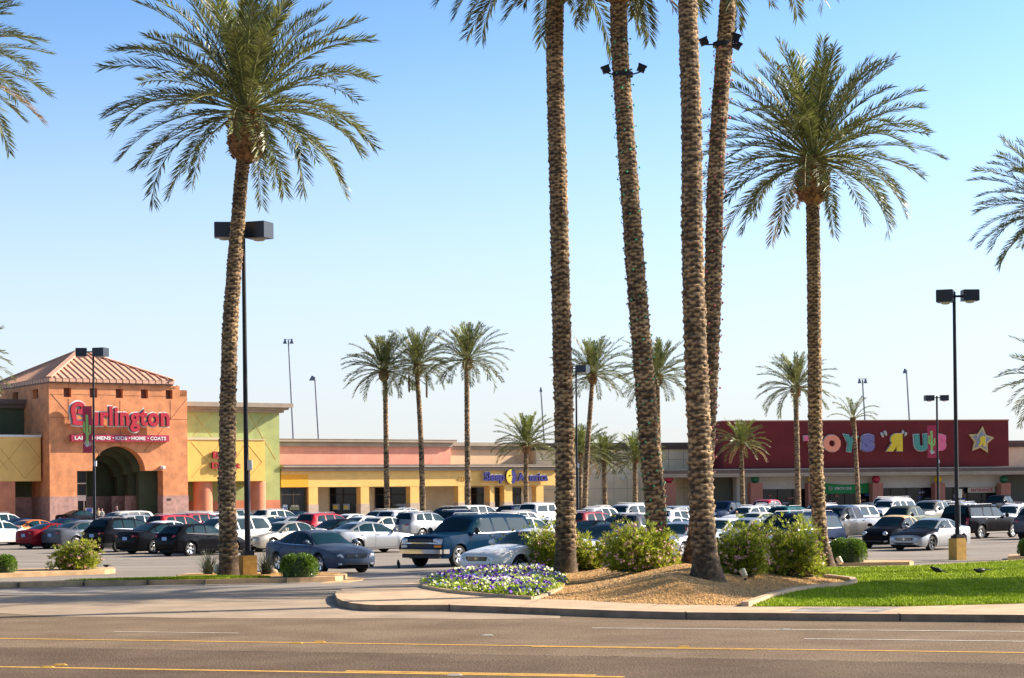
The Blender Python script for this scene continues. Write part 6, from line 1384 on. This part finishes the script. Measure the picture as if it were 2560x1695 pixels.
KINDN = {'sedan':('parked_sedan','sedan'),'coupe':('parked_coupe','coupe'),'hatch':('parked_hatchback','hatchback'),'suv':('parked_suv','SUV'),'big':('parked_suv','SUV'),'pickup':('pickup_truck','pickup truck'),'van':('parked_minivan','minivan'),'beetle':('parked_convertible','convertible')}
PZ = {'sedan':1.46,'coupe':1.385,'hatch':1.47,'suv':1.72,'big':1.90,'pickup':1.88,'van':1.76,'beetle':1.50}
def car(u, v, kind, col, hdg, label, Y=None, var='', near=None, group='cars in the shopping centre lot', rimdark=False, dz=0., name=None, sc=1.0):
    if Y is None:
        Ht = PZ[kind]; Y = 100.
        for _ in range(60):
            a, b_ = ab(u, v); z = zg(Y)+Ht; Y = .5*Y+.5*max(50, min(215, (H0-z)*F/max(b_-B0, .5)))
    a, b_ = ab(u, 1250); x = a/F*Y; near = (Y < 130) if near is None else near
    root = thing(name or KINDN[kind][0], label, KINDN[kind][1], (x, Y, zg(Y)+dz), R_(hdg), group); root.scale = (sc, sc, sc)
    if Y > 110: root.rotation_euler = (0, 0, R_(hdg))
    for nm, me, pt, loc, rot, kids, far in build_kit(kind, var):
        if not near and not far: continue
        o = obj(nm, me, root, loc, rot)
        if pt: o.material_slots[0].link = 'OBJECT'; o.material_slots[0].material = PAINT[col]
        for kn, km in kids:
            if not near and kn in ('badge', 'grille_bar'): continue
            k = obj(kn, km, o)
            if kn == 'rim' and rimdark: k.material_slots[0].link = 'OBJECT'; k.material_slots[0].material = M['rim_dark']
    return root
A, B_ = 50, 230
CARS = [
# the near, moving cars
(797,0,'sedan','steel',-54,'dark steel blue sedan driving toward the road behind the round clipped shrub',dict(Y=69.0,name='moving_sedan')),
(1172,0,'big','blue',232,'big dark blue SUV with chrome bumper facing the road',dict(Y=74.5,name='moving_suv',sc=1.02)),
(1330,0,'sedan','white',226,'white sedan behind the flower bed and mound shrubs, chrome grille at left',dict(Y=63.5,name='moving_sedan',sc=1.04)),
(922,1311,'sedan','silver',42,'light silver sedan between the moving blue sedan and the big blue SUV',dict(Y=93)),
(1515,0,'sedan','navy',228,'dark navy sedan with bright window trim right of the leftmost mound palm',dict(Y=76)),
(1975,0,'big','navy',230,'dark navy SUV above the two bright shrubs, between mound palm and right palm',dict(Y=77.5,sc=.97)),
(1700,0,'sedan','ltgrey',238,'silver car front showing in the gap between two mound palm trunks',dict(Y=80)),
# left front row
(-2,1301,'sedan','white',A,'white sedan cut by the left edge beside the orange sedan',{}),
(92,1298,'sedan','orange',A,'orange sedan near the left edge, rear toward the road',{}),
(141,1307,'coupe','dkred',A,'dark red coupe with rear spoiler between orange and silver-blue sedans',{}),
(214,1303,'sedan','grey',A,'grey sedan with blue licence plate right of the dark red coupe',{}),
(322,1293,'suv','black',A,'black SUV with red tail lamps above the lone flowering shrub',{}),
(410,1307,'sedan','black',A,'black sedan between the black SUV and the black hatchback',{}),
(500,1308,'hatch','black',A,'black hatchback whose nose hides behind the big left palm trunk',{}),
(634,1302,'sedan','navy',B_,'dark navy sedan crossed by the tallest lamp post, front at left',{}),
(706,1303,'sedan','beige',B_,'beige sedan right of the tallest lamp post, front toward the road',{}),
(838,1297,'sedan','black',B_,'long black sedan between the beige and the light silver sedan',{}),
# second rows left
(12,1281,'suv','white',A,'white SUV with roof rails at the far left, tallest there',{}),
(66,1295,'sedan','navy',A,'navy sedan roof showing behind the orange sedan',{}),
(178,1295,'sedan','navy',A,'navy sedan behind the red coupe and the grey sedan',{}),
(205,1300,'sedan','silver',B_,'silver sedan roof behind the grey sedan at left',{}),
(350,1284,'suv','silver',A,'silver SUV with roof rails behind the black SUV',{}),
(425,1301,'sedan','white',A,'white sedan roof between black SUV and black hatchback',{}),
(450,1285,'suv','red',A,'bright red SUV behind the black hatchback left of the big palm trunk',{}),
(455,1279,'suv','tan',B_,'tan SUV roof just above the bright red SUV',{}),
(492,1277,'sedan','white',A,'white car roof in front of the terracotta columns, left of the big palm',{}),
(510,1281,'suv','maroon',A,'brown-red SUV roof just left of the big palm trunk',{}),
(548,1280,'suv','white',A,'white SUV roof touching the left side of the big palm trunk',{}),
(560,1290,'van','white',B_,'white minivan showing on both sides of the big left palm trunk',{}),
(676,1279,'sedan','white',A,'farthest white sedan right of the tallest lamp post',{}),
(660,1288,'sedan','pearl',B_,'pearl sedan behind the navy sedan beside the lamp post',{}),
(733,1291,'sedan','silver',A,'silver sedan behind the beige sedan',{}),
(752,1278,'sedan','navy',A,'navy sedan roof below the corner shop window',{}),
(822,1281,'suv','red',A,'crimson SUV in front of the yellow shop columns',{}),
(888,1284,'sedan','white',A,'white sedan roof right of the crimson SUV',{}),
(950,1273,'suv','tan',B_,'gold-tan SUV at the foot of the left of three tall palms',{}),
(922,1289,'sedan','white',A,'white sedan below the gold-tan SUV',{}),
(968,1291,'sedan','pearl',A,'pearl white sedan left of the silver SUV with red tail lamps',{}),
(1065,1278,'suv','silver',A,'silver SUV with wide red tail lamps behind the big blue SUV',{}),
(1115,1266,'suv','black',B_,'black SUV roof at the foot of the third tall palm',{}),
(1028,1274,'van','white',A,'white minivan roof behind the silver SUV with red tail lamps',{}),
(1162,1274,'suv','navy',A,'navy SUV with roof box rails above the big blue SUV',{}),
(1245,1268,'sedan','white',A,'white sedan roof under the blue shop letters',{}),
(1268,1277,'suv','pearl',B_,'pearl SUV with long roof rails behind the big blue SUV',{}),
(1310,1289,'suv','white',A,'long white SUV between the big blue SUV and the white sedan',{}),
(1372,1266,'big','white',A,'tall white SUV with dark rear glass left of the leftmost mound palm',dict(Y=150)),
(1386,1294,'sedan','white',A,'white sedan roof squeezed left of the leftmost mound palm',{}),
(1470,1300,'coupe','black',B_,'black coupe with bright window outline right of the leftmost mound palm',{}),
(1488,1277,'suv','maroon',A,'maroon SUV right of the leftmost mound palm',{}),
(1548,1289,'sedan','black',B_,'black sedan facing the road in the gap between two mound palms',{}),
(1565,1258,'big','white',B_,'tall white SUV in front of the beige wall between the mound palms',dict(Y=138)),
(1478,1267,'suv','white',B_,'white SUV roof beside the slim leaning palm foot',{}),
(1557,1281,'sedan','silver',B_,'silver sedan roof below the tall white SUV',{}),
(1624,1283,'suv','grey',A,'grey SUV peeking out left of the lit leaning trunk',{}),
(1700,1272,'suv','white',A,'white SUV between the lit trunk and the thickest trunk',{}),
(1718,1264,'van','silver',A,'silver van roof just left of the thickest trunk',{}),
(1684,1291,'sedan','white',A,'near white sedan between the lit trunk and the thickest trunk',{}),
# right half
(1818,1266,'pickup','navy',B_,'navy pickup truck right of the thickest trunk',dict(Y=148)),
(1868,1263,'suv','white',B_,'white SUV at the foot of the short bushy palm',{}),
(1918,1260,'pickup','red',B_,'bright red pickup truck below the green ball post',dict(Y=158)),
(1985,1264,'suv','teal',A,'dark teal SUV under the store windows left of the big right palm',{}),
(1978,1272,'sedan','silver',A,'silver sedan roof below the dark teal SUV',{}),
(2024,1275,'suv','navy',B_,'navy SUV partly behind the big right palm trunk',{}),
(1888,1280,'sedan','pearl',B_,'pearl sedan roof above the navy SUV on the right',{}),
(1806,1295,'sedan','white',B_,'white sedan just above the first bright shrub right of the thickest trunk',{}),
(1858,1294,'hatch','silver',B_,'silver hatchback above the gap of the two bright shrubs',{}),
(2098,0,'pickup','champagne',B_,'champagne pickup truck right of the big right palm trunk',dict(Y=97,dz=.08)),
(2222,1263,'big','white',B_,'big white SUV above the pale grey pickup truck',dict(Y=150)),
(2250,1253,'big','pearl',A,'pearl white SUV rear in front of the store windows at right',dict(Y=155,sc=1.06)),
(2262,1278,'pickup','olive',B_,'small grey-green pickup truck behind the black convertible',dict(Y=116,sc=.93)),
(2330,1268,'pickup','champagne',B_,'greyish pickup truck bed behind the right lamp post pole',dict(Y=134)),
(2372,1252,'suv','tan',B_,'tan SUV roof left of the entrance sign',{}),
(2238,0,'beetle','black',B_,'round black convertible with tan soft top',dict(Y=92,var='softtop')),
(2325,0,'coupe','silver',228,'silver coupe with black hood and black wheels beside the right lamp post',dict(Y=88,var='hood',rimdark=True)),
(2452,1262,'big','black',44,'large black SUV right of the right lamp post, rear toward the road',dict(Y=109,sc=.98)),
(2532,1259,'suv','white',B_,'white SUV roof near the right edge beyond the black SUV',{}),
(2556,1280,'sedan','white',B_,'white sedan at the right edge beyond the large black SUV',dict(Y=128)),
(2618,1279,'suv','grey',A,'grey SUV cut by the right edge',dict(Y=106)),
# the farthest row along the shops
(8,1271,'sedan','silver',A,'silver car roof farthest left near the orange pier',{}),
(205,1275,'sedan','black',A,'black car roof below the arched doorway posters',{}),
(300,1277,'van','pearl',B_,'pearl minivan roof in front of the arched doorway',{}),
(600,1272,'suv','silver',A,'silver SUV roof between palm trunk and tallest lamp post',{}),
(700,1272,'suv','pearl',A,'pearl SUV roof under the accessible parking sign',{}),
(1005,1269,'sedan','white',B_,'white car roof at the foot of the first shop palms',{}),
(1200,1262,'van','white',A,'white minivan roof right of the third tall palm trunk',{}),
(1300,1262,'suv','navy',A,'navy SUV roof at the foot of the short bushy palm by the moon sign',{}),
(1510,1262,'sedan','pearl',A,'pearl car roof at the foot of the yellowish short palm',{}),
(1935,1258,'suv','champagne',A,'champagne SUV roof in front of the dark store windows',{}),
(2075,1258,'suv','white',A,'white SUV roof below the green banner',{}),
(2120,1262,'van','pearl',B_,'pearl minivan roof below the green banner end',{}),
(2180,1256,'sedan','grey',A,'grey car roof at the foot of the red ball post',{}),
(2305,1258,'sedan','white',B_,'white car roof under the small parking sign at right',{}),
(2420,1254,'suv','silver',A,'silver SUV roof just under the entrance sign',{}),
(2500,1256,'pickup','black',B_,'black pickup roof at the foot of the rightmost ball post',dict(Y=180)),
]
for (u, v, k, c_, hd_, lb, kw) in CARS: car(u, v, k, c_, hd_, lb, **kw)
bpy.context.view_layer.update()
